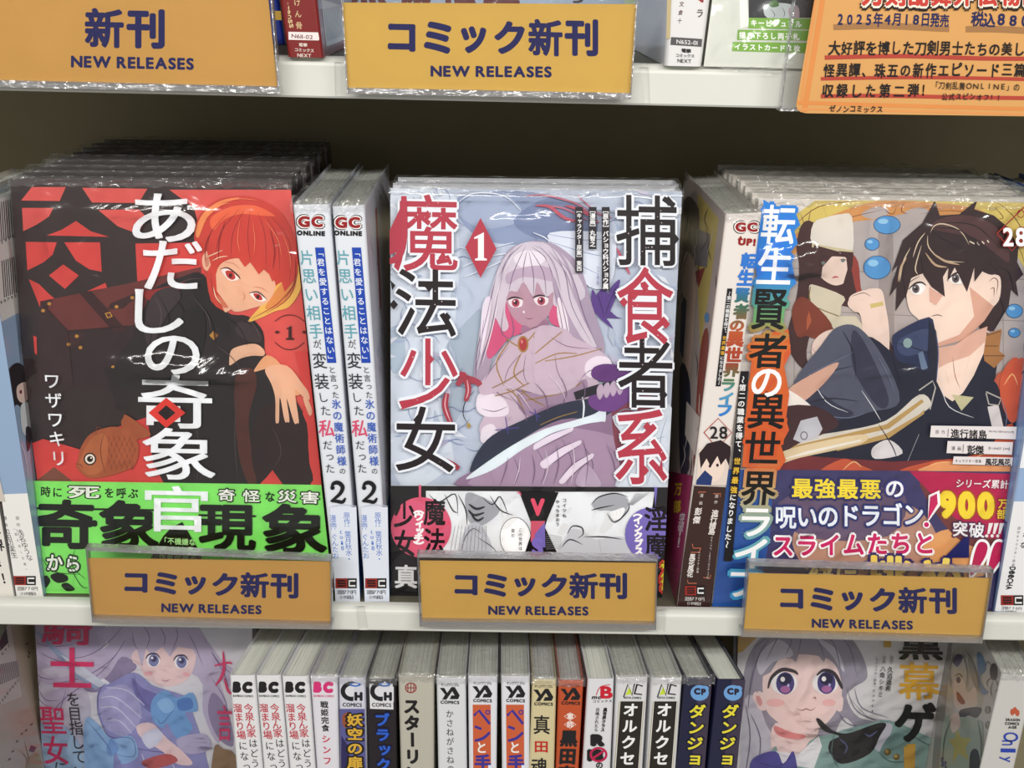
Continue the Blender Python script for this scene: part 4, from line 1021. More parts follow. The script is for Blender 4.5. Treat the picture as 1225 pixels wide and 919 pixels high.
for i in range(110):
    x, y = (rnd.uniform(490, 530), rnd.uniform(240, 560)) if i % 2 else (rnd.uniform(745, 795), rnd.uniform(240, 560)); r_ = rnd.uniform(.4, .9)
    a._tri([(x - r_, y), (x, y - r_), (x + r_, y), (x, y + r_)], (232, 214, 220))
a.flush('title_lettering', B_CEN)
a.poly(MR, [(557, 295), (575, 260), (594, 297), (575, 331)]); a.poly((250, 246, 248), [(572, 284), (567.5, 285), (567.5, 283), (579, 277), (579, 307.5), (582.5, 308.5), (582.5, 310.5), (568.5, 310.5), (568.5, 308.5), (572, 307.5)])
a.flush('volume_mark', B_CEN)
for x, y0, y1 in ((723.5, 247, 346), (708, 247, 297), (692, 247, 325)): a.rect((44, 38, 46), x - 4.7, y0, x + 4.7, y1)
a.v('［原作］バショウ科バショウ属', (250, 250, 252), 723.5, 251, 723.5, 341, 7.2, 7.2, .03); a.v('［漫画］丸智之', (250, 250, 252), 708, 251, 708, 291, 7, 6.8, .03)
a.v('［キャラクター原案］東西', (250, 250, 252), 692, 251, 692, 320, 6.6, 6.4, .02); a.v('（ファミ通文庫）', (120, 116, 170), 714, 317, 714, 340, 3.6, 3.6, .01)
a.flush('author_lettering', B_CEN)
# ------------------------------------------------------------------ print on the colourful comic numbered 28
CLP = [(908, 237), (1256, 243), (1188, 728), (851, 724)]
a = Art(P_SLI, CLP)
Y1 = (3.404, 800, 190); Y2 = (3.404, 1000, 190); Y3 = (3.064, 800, 440); Y4 = (3.062, 1000, 440)
a.zoom(1, 0, 0)
STN = (184, 174, 172)
a.poly((232, 226, 220), [(900, 230), (1260, 230), (1240, 560), (860, 560)])
a.poly(STN, [(940, 300), (980, 250), (1260, 250), (1240, 560), (930, 560), (905, 420)])
a.poly((160, 148, 146), [(1050, 250), (1068, 250), (1070, 420), (1052, 420)]); a.lines((150, 140, 138), 1, [[(930, 320), (1240, 335)], [(930, 370), (1240, 385)], [(930, 420), (1200, 430)], [(975, 300), (975, 420)], [(1200, 380), (1200, 460)], [(930, 470), (980, 472)], [(950, 420), (950, 520)]], 0, False)
# golden arch with scroll work
GA = (218, 196, 106); OG = (214, 150, 88); ORL = (120, 70, 40)
a.poly(GA, [(935, 290), (945, 262), (975, 240), (1225, 240), (1260, 300), (1250, 420), (1225, 320), (1190, 262), (1120, 250), (1010, 258), (960, 285), (940, 310)])
a.poly(OG, [(925, 320), (945, 285), (985, 262), (1030, 245), (1070, 240), (1150, 246), (1180, 256), (1150, 262), (1100, 254), (1050, 262), (1000, 270), (955, 300), (935, 325)], True)
a.poly(STN, [(1030, 256), (1050, 247), (1064, 254), (1045, 262)], True); a.poly(STN, [(1082, 254), (1100, 248), (1112, 254), (1098, 262)], True)
a.lines(ORL, 1, [[(930, 316), (960, 280), (1010, 262), (1060, 250)], [(950, 270), (980, 247), (1030, 240)], [(1062, 242), (1060, 252), (1068, 256), (1072, 248)], [(1082, 242), (1078, 252), (1086, 256)], [(1100, 256), (1140, 252), (1180, 262), (1215, 290), (1230, 330)], [(1190, 240), (1215, 262), (1235, 300)],
   [(950, 262), (948, 278)], [(958, 256), (962, 272), (954, 274)], [(970, 250), (968, 266), (980, 264)], [(985, 247), (990, 262)], [(1190, 248), (1200, 260), (1194, 262)], [(1205, 262), (1216, 280)], [(1020, 243), (1016, 256)], [(1120, 244), (1124, 252)], [(1135, 244), (1140, 254)], [(1150, 244), (1146, 254)]])
# plain round pale blue drops floating in the scene
BL = (84, 154, 214); BD = (40, 74, 120)
for x, y, rx, ry in ((1061, 269, 15.5, 10.5), (1043, 292, 8.2, 7), (1049, 320, 15.8, 13.5), (1213, 372, 9.5, 7.8), (1213, 398, 6.5, 5)):
    a.ell(BD, x, y, rx + .8, ry + .8); a.ell(BL, x, y, rx, ry); a.ell((150, 204, 240), x - rx * .3, y - ry * .4, rx * .4, ry * .3)
# figure in pale cap at left
a.zoom(*Y1)
HB = (66, 36, 38); SKN = (238, 214, 202); SKS = (214, 176, 166)
a.poly(HB, [(540, 270), (590, 260), (700, 380), (760, 440), (790, 560), (850, 640), (980, 919), (900, 800), (760, 620), (650, 600), (600, 640), (560, 780), (570, 860), (520, 830), (480, 730), (520, 560), (530, 440), (520, 360)], True)
a.poly((150, 60, 50), [(730, 380), (770, 420), (790, 560), (880, 700), (830, 640), (770, 560), (745, 460)], True)
a.poly((226, 220, 212), [(585, 350), (588, 262), (640, 238), (700, 225), (745, 236), (748, 380), (700, 385)], True, 3); a.poly((206, 196, 160), [(582, 345), (748, 372), (748, 385), (582, 360)])
a.poly(SKN, [(600, 430), (620, 400), (720, 400), (745, 420), (740, 460), (720, 500), (680, 515), (640, 500), (610, 470)], True)
a.poly(HB, [(590, 350), (700, 380), (660, 400), (625, 440), (612, 540), (580, 480), (585, 400)]); a.poly(HB, [(690, 375), (750, 380), (748, 430), (730, 500), (700, 540), (726, 450), (722, 405)])
a.lines((120, 60, 60), 4, [[(615, 425), (630, 415), (645, 418)], [(695, 412), (710, 408), (725, 414)]]); a.ell((110, 130, 130), 628, 424, 8, 7); a.ell((110, 130, 130), 708, 414, 8, 7); a.line((190, 70, 70), 6, [(664, 485), (676, 480), (690, 482)], taper=.8)
a.poly((214, 206, 184), [(570, 520), (600, 515), (712, 560), (700, 600), (690, 640), (600, 610), (580, 590)], True, 3)
a.poly((214, 206, 184), [(580, 595), (690, 640), (760, 640), (805, 700), (745, 768), (680, 710), (640, 640)]); a.lines((130, 110, 60), 4, [[(600, 610), (680, 705), (745, 765), (803, 700)], [(575, 520), (580, 590), (690, 640)]], 0)
a.poly((128, 58, 40), [(500, 620), (540, 560), (620, 620), (665, 690), (600, 730), (560, 720), (520, 720)], True); a.poly((178, 90, 56), [(560, 650), (570, 620), (580, 660), (560, 700)])
a.poly(SKN, [(590, 740), (640, 700), (700, 700), (745, 770), (810, 710), (830, 760), (800, 800), (720, 840), (690, 860), (620, 850), (560, 919), (500, 919), (560, 870), (600, 830), (580, 790)], True)
a.lines(SKS, 4, [[(580, 760), (600, 790), (650, 795)], [(690, 770), (740, 800)]])
a.poly(SKN, [(726, 590), (745, 560), (790, 545), (830, 545), (870, 800), (800, 780), (780, 640), (750, 620)], True)
# right figure's hair, face, high collar
a.zoom(*Y2)
HN = (52, 32, 36); HM = (84, 52, 54)
a.poly(SKN, [(50, 580), (60, 555), (110, 535), (180, 530), (200, 600), (215, 700), (210, 800), (170, 780), (150, 650), (140, 600), (90, 600), (86, 625), (72, 580)], True)
a.poly((206, 190, 120), [(136, 590), (188, 580), (192, 596), (140, 608)]); a.lines((110, 80, 70), 3, [[(60, 560), (110, 545), (140, 560)], [(90, 570), (120, 580)]])
FC = (244, 222, 208)
a.poly(HN, [(280, 560), (240, 620), (245, 520), (215, 560), (250, 430), (225, 460), (270, 330), (350, 260), (400, 170), (420, 230), (500, 225), (575, 165), (560, 205), (640, 230), (700, 280), (740, 360), (735, 420), (760, 470), (730, 500), (740, 560), (710, 530), (700, 600), (640, 700), (590, 700), (560, 640), (400, 640), (300, 600)])
a.poly(FC, [(285, 560), (290, 500), (340, 470), (420, 450), (540, 440), (620, 470), (665, 480), (665, 560), (640, 600), (590, 640), (520, 720), (410, 752), (340, 660), (300, 620)], True)
a.poly(FC, [(615, 500), (640, 470), (665, 490), (660, 560), (620, 605), (590, 600)], True); a.lines((130, 80, 70), 4, [[(620, 500), (640, 484), (656, 500), (650, 550)], [(625, 530), (640, 525), (640, 560)]])
a.poly((218, 170, 150), [(540, 520), (590, 560), (640, 600), (600, 660), (520, 735), (412, 765), (408, 750), (500, 715), (560, 640)])
a.poly((222, 176, 158), [(376, 520), (412, 545), (436, 500), (430, 560), (404, 596), (378, 580)])
a.poly((226, 196, 184), [(410, 780), (500, 760), (560, 720), (620, 700), (600, 800), (540, 900), (430, 919)], True)
for P, ix, iy in (([(460, 486), (500, 466), (535, 476), (520, 504), (480, 508)], 484, 486), ([(300, 525), (340, 505), (360, 520), (345, 548), (315, 550)], 322, 528)):
    a.poly((250, 250, 250), P, True); a.ell((96, 84, 88), ix, iy, 15, 18); a.ell((30, 22, 26), ix, iy, 7, 9); a.ell((230, 230, 235), ix - 4, iy - 6, 3, 3)
a.lines((34, 20, 24), 7, [[(452, 490), (480, 466), (510, 462), (540, 472)], [(292, 530), (320, 506), (345, 502), (364, 514)]], .7); a.lines((60, 36, 38), 3, [[(340, 476), (310, 492), (292, 508)], [(400, 590), (386, 596)], [(384, 640), (410, 634), (432, 640)], [(300, 550), (330, 556)], [(480, 512), (515, 508)]])
# fringe
a.poly(HN, [(372, 300), (290, 380), (270, 480), (282, 560), (310, 460), (345, 400), (352, 470), (385, 520), (440, 560), (432, 480), (455, 440), (450, 500), (480, 440), (530, 540), (560, 440), (560, 500), (620, 420), (690, 500), (700, 400), (640, 300), (500, 250)])
a.poly(HM, [(380, 280), (430, 240), (540, 230), (640, 270), (690, 340), (700, 420), (640, 380), (560, 320), (460, 300)], True)
HG = (226, 206, 178)
a.lines(HG, 5, [[(380, 300), (400, 270), (440, 265), (500, 290), (540, 350)], [(370, 310), (375, 360), (430, 410), (520, 420)], [(360, 300), (330, 340), (310, 400)], [(300, 360), (270, 420), (256, 500)], [(345, 350), (320, 440), (330, 470)]])
a.lines((200, 170, 140), 9, [[(360, 380), (400, 430), (450, 440)], [(395, 385), (440, 415), (500, 430)], [(285, 400), (262, 440), (250, 500)]], .9)
a.lines((236, 220, 200), 7, [[(540, 335), (560, 345)], [(570, 338), (580, 350)], [(590, 335), (600, 345)], [(612, 330), (618, 340)]], .3)
a.lines((20, 12, 16), 4, [[(380, 290), (440, 330), (540, 380)], [(390, 280), (500, 290), (620, 380)], [(420, 260), (560, 270), (660, 360)], [(640, 440), (700, 460), (720, 540)], [(660, 560), (680, 620), (640, 690)], [(250, 440), (230, 500), (222, 550)]])
NV = (36, 46, 84); NV2 = (62, 74, 112); NVD = (24, 28, 52); SL = (84, 88, 108)
a.poly(NV, [(225, 740), (250, 700), (375, 642), (400, 700), (410, 760), (408, 919), (260, 919), (240, 820)], True, 3)
a.poly(NV2, [(260, 730), (370, 690), (395, 760), (300, 800), (250, 780)], True); a.lines((20, 24, 46), 4, [[(375, 645), (400, 740), (408, 900)], [(235, 745), (320, 770), (400, 800)], [(250, 830), (330, 840), (405, 870)]])
a.ell((150, 176, 176), 288, 748, 18, 20); a.poly((110, 130, 160), [(330, 790), (350, 780), (370, 850), (345, 860)])
a.poly(NVD, [(520, 919), (570, 760), (600, 700), (640, 720), (670, 700), (640, 919)]); a.poly((172, 120, 70), [(590, 720), (670, 690), (660, 780), (685, 800), (640, 850), (600, 820)], False); a.lines((80, 50, 30), 3, [[(600, 720), (665, 700)], [(595, 760), (655, 760)], [(600, 800), (680, 800)]], 0)
a.poly((200, 96, 70), [(640, 900), (700, 850), (766, 820), (766, 1100), (640, 1100)], True)
a.zoom(*Y4)
a.poly(NVD, [(-60, -60), (100, -120), (200, -60), (240, -20), (380, 20), (560, 40), (600, 90), (650, 160), (640, 380), (-80, 380), (-260, 300), (-200, 160), (-150, 40)], True)
a.poly(SL, [(-60, -80), (0, -150), (80, -150), (170, -40), (230, 120), (120, 160), (-60, 200), (-180, 230), (-160, 60)], True)
a.poly((50, 52, 76), [(60, -140), (120, -60), (190, 110), (150, 140), (60, 0)], True)
a.poly((50, 52, 76), [(-120, 60), (0, 130), (60, 170), (-100, 200)], True)
a.zoom(*Y2); a.poly((244, 222, 208), [(412, 768), (480, 756), (560, 700), (612, 680), (596, 790), (556, 880), (512, 950), (470, 985), (432, 960), (404, 900)], False)
a.poly((222, 180, 162), [(412, 768), (480, 756), (560, 700), (612, 680), (604, 740), (540, 800), (450, 830), (414, 850)]); a.lines((150, 100, 90), 3, [[(470, 800), (480, 880), (500, 930)], [(440, 860), (456, 920)], [(540, 800), (520, 880)]])
a.poly(NVD, [(376, 650), (404, 700), (414, 780), (404, 910), (380, 919), (370, 780)]); a.line((86, 98, 140), 4, [(402, 700), (412, 790), (404, 905)], taper=.4)
a.zoom(*Y4)
a.poly((206, 200, 160), [(420, 95), (500, 105), (455, 155)]); a.poly((226, 220, 222), [(550, 140), (590, 132), (610, 220), (570, 230)], False)
a.lines((190, 186, 180), 5, [[(300, 80), (350, 45), (360, 70), (340, 150)], [(545, 85), (600, 110), (590, 135), (555, 130), (545, 90)]], 0, False)
a.lines((236, 238, 244), 3, [[(90, 80), (130, 140), (160, 190)], [(380, 60), (410, 140), (500, 180)], [(300, 240), (250, 360)], [(-100, 20), (-40, 120), (40, 160)]], .7)
a.poly((222, 216, 206), [(-240, 300), (-200, 260), (0, 232), (180, 190), (300, 95), (345, 130), (300, 170), (180, 240), (0, 290), (-220, 330)], True)
a.poly((190, 156, 96), [(-240, 300), (0, 246), (180, 204), (310, 112), (318, 122), (190, 220), (0, 262), (-220, 312)]); a.poly((190, 156, 96), [(0, 288), (180, 238), (300, 168), (320, 150), (318, 166), (190, 254), (0, 302)])
a.poly((226, 222, 224), [(130, 290), (190, 260), (240, 310), (140, 330)], True)
FL = (206, 92, 60); FY = (236, 166, 110)
a.poly((120, 44, 50), [(-300, 330), (-100, 320), (200, 340), (640, 320), (640, 400), (-300, 400)])
a.poly(FL, [(240, 380), (340, 340), (420, 330), (540, 300), (640, 200), (640, 400)], True); a.poly(FY, [(300, 376), (400, 340), (480, 350), (560, 330), (620, 350), (620, 380)], True)
a.poly(FL, [(600, 20), (660, -40), (680, 120), (640, 200), (600, 120)], True); a.poly(FL, [(-60, 380), (20, 330), (80, 350), (130, 380)], True)
a.zoom(*Y4)
a.lines((30, 32, 52), 4, [[(-150, 60), (-60, 20), (60, -10)], [(-180, 150), (-40, 110), (80, 120)], [(20, -140), (60, -60), (70, 40)], [(200, -60), (240, 60), (300, 100)], [(330, 200), (420, 240), (520, 250)], [(380, 260), (480, 300), (600, 290)], [(150, 200), (200, 280), (220, 330)]])
a.lines((110, 116, 142), 4, [[(-120, 30), (-20, -20), (60, -60)], [(-60, 170), (40, 180), (110, 160)], [(140, -60), (190, 30), (210, 90)], [(600, 110), (620, 180), (600, 260)]], .8)
a.lines((244, 190, 130), 5, [[(300, 376), (360, 346), (430, 340)], [(480, 340), (540, 310), (600, 300)], [(20, 372), (60, 340), (90, 360)], [(610, 60), (640, 20), (660, 60)]], .8)
a.zoom(*Y3)
a.poly((214, 170, 150), [(430, 80), (560, 0), (620, -20), (560, 60), (470, 130)], True); a.poly((244, 238, 232), [(412, 96), (440, 80), (520, 140), (470, 150), (420, 130)], True)
a.poly((66, 34, 40), [(410, 150), (540, 140), (620, 200), (560, 240), (480, 270), (400, 300)], True)
a.poly((200, 200, 208), [(452, 258), (480, 190), (540, 175), (560, 220), (540, 255), (480, 270)]); a.ring((110, 110, 120), 492, 245, 10, 12, 4)
a.poly((226, 206, 170), [(385, 330), (450, 290), (700, 240), (700, 275), (480, 325), (400, 350)], True); a.poly((240, 236, 228), [(400, 335), (500, 302), (700, 258), (700, 266), (480, 318)])
a.flush('cover_illustration', B_SLI)
# printed band
a.zoom(1, 0, 0)
a.poly((66, 62, 112), [(860, 560), (1225, 563), (1205, 740), (850, 740)])
CR = (190, 26, 84)
a.poly((196, 150, 130), [(960, 620), (1030, 600), (1100, 610), (1120, 680), (1000, 700), (950, 660)], True); a.poly((110, 90, 120), [(930, 600), (1000, 580), (1080, 590), (1060, 640), (960, 640)], True)
a.poly((230, 170, 110), [(1110, 640), (1180, 630), (1190, 680), (1110, 690)], True); a.poly((120, 60, 60), [(1100, 570), (1220, 640), (1200, 660), (1140, 640)], True)
a.poly(CR, [(1086, 562), (1225, 566), (1212, 644), (1180, 642), (1140, 618)])
a.poly((40, 90, 170), [(860, 560), (924, 562), (920, 640), (900, 740), (846, 740)]); 
a.flush('paper_band', B_SLI, 'printed band in violet and crimson')
WHT = (250, 250, 252); YE = (248, 226, 60); MG = (206, 34, 104); DB = (24, 30, 96)
a.zoom(*Y3)
def ol(txt, c_, x0, y0, x1, y1, w, h, b=.03, ob=.10, oc=DB, **k):
    a.h(txt, oc, x0, y0, x1, y1, w, h, ob, **k); a.h(txt, c_, x0, y0, x1, y1, w * .93, h * .93, b, **k)
a.zoom(*Y4)
ol('シリーズ累計', WHT, 448, 418, 610, 422, 34, 36, oc=(160, 16, 70), slant=.1)
a.up()
for i, x in enumerate((370, 440, 510)): a.g('900'[i], (170, 90, 20), x - 4, 440 + i * 2, x + 70, 552 + i, .10)
a.up()
for i, x in enumerate((370, 440, 510)): a.g('900'[i], YE, x, 444 + i * 2, x + 64, 548 + i, .07)
ol('万', YE, 605, 492, 606, 492, 40, 40, oc=(150, 30, 60)); ol('部', YE, 600, 530, 601, 530, 40, 40, oc=(150, 30, 60))
ol('突破', WHT, 448, 584, 508, 588, 62, 62, ob=.08, oc=(80, 30, 80))
for x in (560, 580, 600):
    a.poly(WHT, [(x - 8, 562), (x + 8, 562), (x - 6, 602), (x - 14, 602)]); a.ell(WHT, x - 16, 609, 6, 6)
# first line, second line ... (origin shared with the left zoom)
a.zoom(1, 0, 0)
ol('最強最悪', YE, 958, 582, 1039, 583, 28, 27, .03, .09, (40, 40, 110)); ol('の', WHT, 1068, 582, 1069, 582, 26, 26, .03, .09, (60, 60, 130))
ol('呪いのドラゴン', (240, 244, 250), 938, 616, 1090, 613, 28, 31, .03, .09, (40, 50, 120))
ol('スライムたちと', MG, 935, 650, 1103, 647, 28, 30, .035, .10, WHT)
a.up(); a.up()
for P in ([(1110, 592), (1118, 588), (1119, 600), (1107, 620)],): a.poly(WHT, [(1108, 590), (1121, 584), (1122, 602), (1107, 622)]); a.poly(MG, P)
a.ell(WHT, 1105.5, 625, 4.5, 4.5); a.ell(MG, 1105.5, 625, 3, 3)
a.h('挑め', (60, 50, 110), 1060, 686, 1122, 686, 60, 52, .08); a.h('挑め', (246, 220, 110), 1060, 686, 1122, 686, 57, 50, .035)
a.h('一緒に', (60, 50, 110), 950, 688, 1010, 690, 32, 40, .08); a.h('一緒に', (244, 226, 150), 950, 688, 1010, 690, 30, 36, .03)
for dx in (0, 20):
    a.poly(WHT, [(1158 + dx, 662), (1166 + dx, 644), (1176 + dx, 643), (1181 + dx, 652), (1176 + dx, 668), (1157 + dx, 690)], True); a.poly(CR, [(1161 + dx, 664), (1167 + dx, 647), (1175 + dx, 646), (1178 + dx, 653), (1173 + dx, 667), (1158 + dx, 686)], True)
a.poly(DB, [(1126, 664), (1150, 640), (1156, 640), (1156, 664)])
a.flush('band_lettering', B_SLI)
# title column with coloured outline
def grad(stops):
    def f(y):
        for (y0, c0), (y1, c1) in zip(stops, stops[1:]):
            if y <= y1:
                t = max(0, (y - y0) / (y1 - y0)); return tuple(c0[i] + (c1[i] - c0[i]) * t for i in range(3))
        return stops[-1][1]
    return f
OG_ = grad([(240, (44, 130, 220)), (330, (44, 130, 220)), (375, (110, 170, 110)), (410, (214, 110, 50)), (540, (206, 84, 40)), (580, (196, 160, 110)), (640, (110, 170, 180)), (700, (60, 160, 220))])
TT = [('転', WHT, 908, 243, 950, 292), ('生', WHT, 903, 294, 946, 340), ('賢', (20, 22, 22), 897, 343, 940, 394), ('者', (20, 22, 22), 893, 396, 940, 440), ('の', WHT, 896, 438, 934, 474),
      ('異', (20, 18, 18), 892, 468, 938, 512), ('世', (20, 18, 18), 888, 512, 932, 553), ('界', (20, 18, 18), 884, 560, 928, 603), ('ラ', WHT, 884, 604, 920, 640), ('イ', WHT, 876, 640, 916, 678), ('フ', WHT, 870, 680, 908, 712)]
a.poly((44, 130, 220), [(911, 238), (932, 250), (942, 245), (950, 255), (955, 268), (948, 275), (952, 290), (944, 300), (946, 318), (950, 338), (942, 345), (905, 345), (900, 300), (912, 262)])
a.poly((210, 96, 46), [(900, 400), (941, 392), (944, 420), (936, 436), (942, 470), (938, 500), (942, 512), (932, 530), (938, 548), (930, 560), (886, 556), (890, 500), (896, 440)])
a.up()
for ch, c_, x0, y0, x1, y1 in TT: a.g(ch, None, x0 - 3, y0 - 3, x1 + 3, y1 + 3, .085, top=OG_, lean=-.10)
a.up()
for ch, c_, x0, y0, x1, y1 in TT: a.g(ch, c_, x0 + 1, y0 + 1, x1 - 1, y1 - 1, .022, lean=-.10)
a.flush('title_lettering', B_SLI)
a.poly((24, 20, 24), [(884, 442), (894, 442), (874, 668), (864, 668)]); a.v('～第二の職業を得て、', (246, 246, 246), 887, 452, 881, 538, 8.5, 8.5, .03); a.v('世界最強', (236, 190, 60), 880, 549, 876, 583, 8.5, 8.5, .03); a.v('になりました～', (246, 246, 246), 875, 592, 868, 648, 8, 8.4, .03)
a.poly((24, 20, 24), [(866, 658), (876, 656), (876, 660), (865, 664)]); a.flush('subtitle_lettering', B_SLI)
a.zoom(*Y4)
for q in ([(338, 204), (650, 208), (646, 254), (334, 246)], [(398, 260), (636, 264), (632, 310), (394, 304)], [(420, 316), (636, 320), (632, 350), (416, 344)]): a.poly((232, 224, 224), q)
a.h('原作', (60, 50, 50), 360, 227, 382, 228, 15, 16); a.h('進行諸島', (24, 20, 22), 425, 232, 525, 236, 33, 34, .03); a.h('GAノベル／SBクリエイティブ刊', (60, 50, 50), 550, 224, 635, 228, 7, 9, .01)
a.h('漫画', (60, 50, 50), 418, 286, 440, 287, 15, 16); a.h('彭傑', (24, 20, 22), 484, 291, 514, 292, 32, 34, .03); a.h('（Friendly Land）', (60, 50, 50), 545, 286, 625, 288, 9, 14)
a.h('キャラクター原案', (60, 50, 50), 430, 332, 515, 333, 11, 13); a.h('風花風花', (24, 20, 22), 546, 335, 615, 336, 24, 26, .03)
a.lines((120, 100, 100), 2, [[(400, 215), (398, 244)], [(455, 272), (453, 300)]], 0, False); a.flush('author_lettering', B_SLI)
a.zoom(*Y2)
DR = (150, 44, 34)
a.lines(DR, 5, [[(640, 300), (738, 205), (766, 232)], [(640, 300), (700, 370), (766, 300)], [(720, 220), (766, 180)]], 0, False); a.ring(DR, 736, 220, 12, 14, 3)
a.zoom(1, 0, 0); a.h('28', (140, 36, 30), 1194, 282, 1224, 282, 0, 25, .08, fit=True); a.h('28', WHT, 1195, 282, 1223, 282, 0, 23, .03, fit=True)
a.flush('volume_mark', B_SLI)
# ------------------------------------------------------------------ prints on the spines
def spart(fr, clip=None): return Art(vp(fr[0].y), clip, M_PRINT)
def mark_sq(a, q, c1, c2, txt=True):
    "square mark: left half red, right half dark, white S and C shapes; q = x0,y0,x1,y1 in px"
    x0, y0, x1, y1 = q; xm = x0 + (x1 - x0) * .56; a.rect((150, 40, 34), x0, y0, xm, y1); a.rect((30, 28, 30), xm, y0, x1, y1)
    w = (xm - x0); h = y1 - y0
    a.lines((30, 16, 16), h * .17, [[(xm - w * .15, y0 + h * .25), (x0 + w * .2, y0 + h * .25), (x0 + w * .2, y0 + h * .5), (xm - w * .15, y0 + h * .5), (xm - w * .15, y0 + h * .75), (x0 + w * .2, y0 + h * .75)]], 0, False)
    w = x1 - xm
    a.lines((240, 240, 240), h * .17, [[(x1 - w * .15, y0 + h * .25), (xm + w * .2, y0 + h * .25), (xm + w * .2, y0 + h * .75), (x1 - w * .15, y0 + h * .75)]], 0, False)
def gc_mark(a, cx, cy, w, h, sub, subcol):
    a.h('GC', (30, 20, 22), cx - w / 2 - 1.6, cy, cx + w / 2 + 1.6, cy, 0, h + 3.4, .17, fit=True)
    a.h('GC', (246, 240, 238), cx - w / 2 - .4, cy, cx + w / 2 + .4, cy, 0, h + 1.2, .12, fit=True)
    a.h('GC', (150, 30, 34), cx - w / 2 + 1, cy, cx + w / 2 - 1, cy, 0, h - 1.4, .06, fit=True)
Q1 = (3.4036, 200, 190); Q7 = (3.064, 200, 440)
def pair(B, fr, dx_top, dx_bot, first):
    a = spart(fr)
    f = (lambda x, y: x + (dx_top + (dx_bot - dx_top) * (y - 245) / 475.0))
    gc_mark(a, f(371.5, 266), 265 + (0 if first else 1), 32, 15, '', None)
    a.h('ONLINE', (26, 22, 26), f(355, 279), 278.5, f(389, 279), 279.5, 0, 6.2, .08, fit=True); a.flush('imprint_mark', B)
    # blue strip with white text
    a.poly((34, 72, 176), [(f(377, 296), 296), (f(388, 296), 296), (f(402.5, 434), 434), (f(391.5, 434), 434)])
    a.v('「君を愛することはない」', (236, 242, 250), f(382.5, 302), 302, f(397, 430), 430, 9.4, 9.6, .012)
    TQ = (96, 164, 178); DK = (40, 40, 50); BLU = (48, 92, 190)
    a.v('片思い相手', TQ, f(367, 308), 308, f(378, 396), 396, 17, 19, .008)
    a.v('が', DK, f(379.5, 411), 411, f(379.5, 412), 412, 10, 11); a.v('、', DK, f(381, 418), 418, f(381, 419), 419, 9, 9)
    a.v('変装', DK, f(382.5, 431), 431, f(385, 456), 456, 18, 20, .006); a.v('した', DK, f(386.5, 475), 475, f(389.5, 491), 491, 13, 13)
    a.v('私', (220, 70, 110), f(391, 512), 512, f(391, 513), 513, 20, 22, .01); a.v('だった', DK, f(392, 532), 532, f(395, 560), 560, 12, 12)
    a.v('と言った', DK, f(397.5, 442), 442, f(401.5, 472), 472, 9, 9); a.v('氷の魔術師様', BLU, f(402.5, 483), 483, f(409, 551), 551, 11.5, 12, .012); a.v('の', DK, f(410, 563), 563, f(410, 564), 564, 8, 8)
    # numeral 2 with swelling strokes
    x, y = f(404, 590), 590
    a.line((24, 22, 26), 5.2, [(x - 7, y - 6), (x - 5, y - 12), (x + 1, y - 13), (x + 6, y - 8), (x + 3, y), (x - 8, y + 9.5)], taper=.55)
    a.line((24, 22, 26), 4.4, [(x - 8, y + 9), (x - 1, y + 9), (x + 6, y + 10), (x + 9.5, y + 5)], taper=.6); a.ell((24, 22, 26), x - 6, y - 7, 2.6, 2.6)
    a.flush('title_lettering', B)
    # pale lower band
    a.poly((226, 232, 244), [(f(394.8, 606), 606), (f(426.5, 606), 606), (f(431, 719), 719), (f(401.5, 719), 719)]); a.line((200, 208, 226), .8, [(f(394.5, 606), 606), (f(410, 606), 603), (f(426.5, 606), 605)], taper=0)
    a.v('原作：葉月秋水・', (60, 110, 200), f(415, 616), 616, f(418, 668), 668, 8.2, 8.2); a.v('漫画：ぐんたお', (60, 110, 200), f(398.5, 619), 619, f(402, 664), 664, 8, 8); a.v('toi8', (60, 110, 200), f(408, 636), 636, f(410, 655), 655, 8, 7)
    mark_sq(a, (f(401.5, 695), 691, f(427, 695), 703), None, None)
    a.h('定価770円', (60, 60, 66), f(406, 707), 707.5, f(424, 707), 707.5, 5.4, 5.6, .01); a.h('（10%税込）', (60, 60, 66), f(406, 713), 713.5, f(424, 713), 713.5, 4.8, 5); a.flush('band_lettering', B)
pair(B_G1, G1, 0, 0, True); pair(B_G2, G2, 45, 35, False)
# right boards of the pair show silver line art and a strip of blue
a = Art(side_plane(G2, True)); fr = G2
def sidepoly(B, fr, right, col, quads, name, lines=()):
    "flat print on the side board; u 0 front..1 back, v 0 bottom..1 top"
    TL, TR, BR, BL, dv = fr; T, Bt = (TR, BR) if right else (TL, BL); n = Vector((1, 0, 0)) if right else Vector((-1, 0, 0))
    mb = MB(); L = 3
    for c_, P in quads:
        mb.face([Bt.lerp(T, v) + dv * (u * .122) + n * (2e-5 * L) for u, v in P], c_); L += 1
    for c_, w_, P in lines:
        L += 1
        for (u0, v0), (u1, v1) in zip(P, P[1:]):
            A = Vector((u0 * .122, v0 * .185)); Bv = Vector((u1 * .122, v1 * .185)); d = Bv - A
            if d.length < 1e-6: continue
            q = Vector((-d.y, d.x)).normalized() * w_ * .5
            mb.face([Bt.lerp(T, p.y / .185) + dv * p.x + n * (2e-5 * L) for p in (A + q, Bv + q, Bv - q, A - q)], c_)
    return mb.build(name, M_PRINT, B)
rnd = random.Random(2)
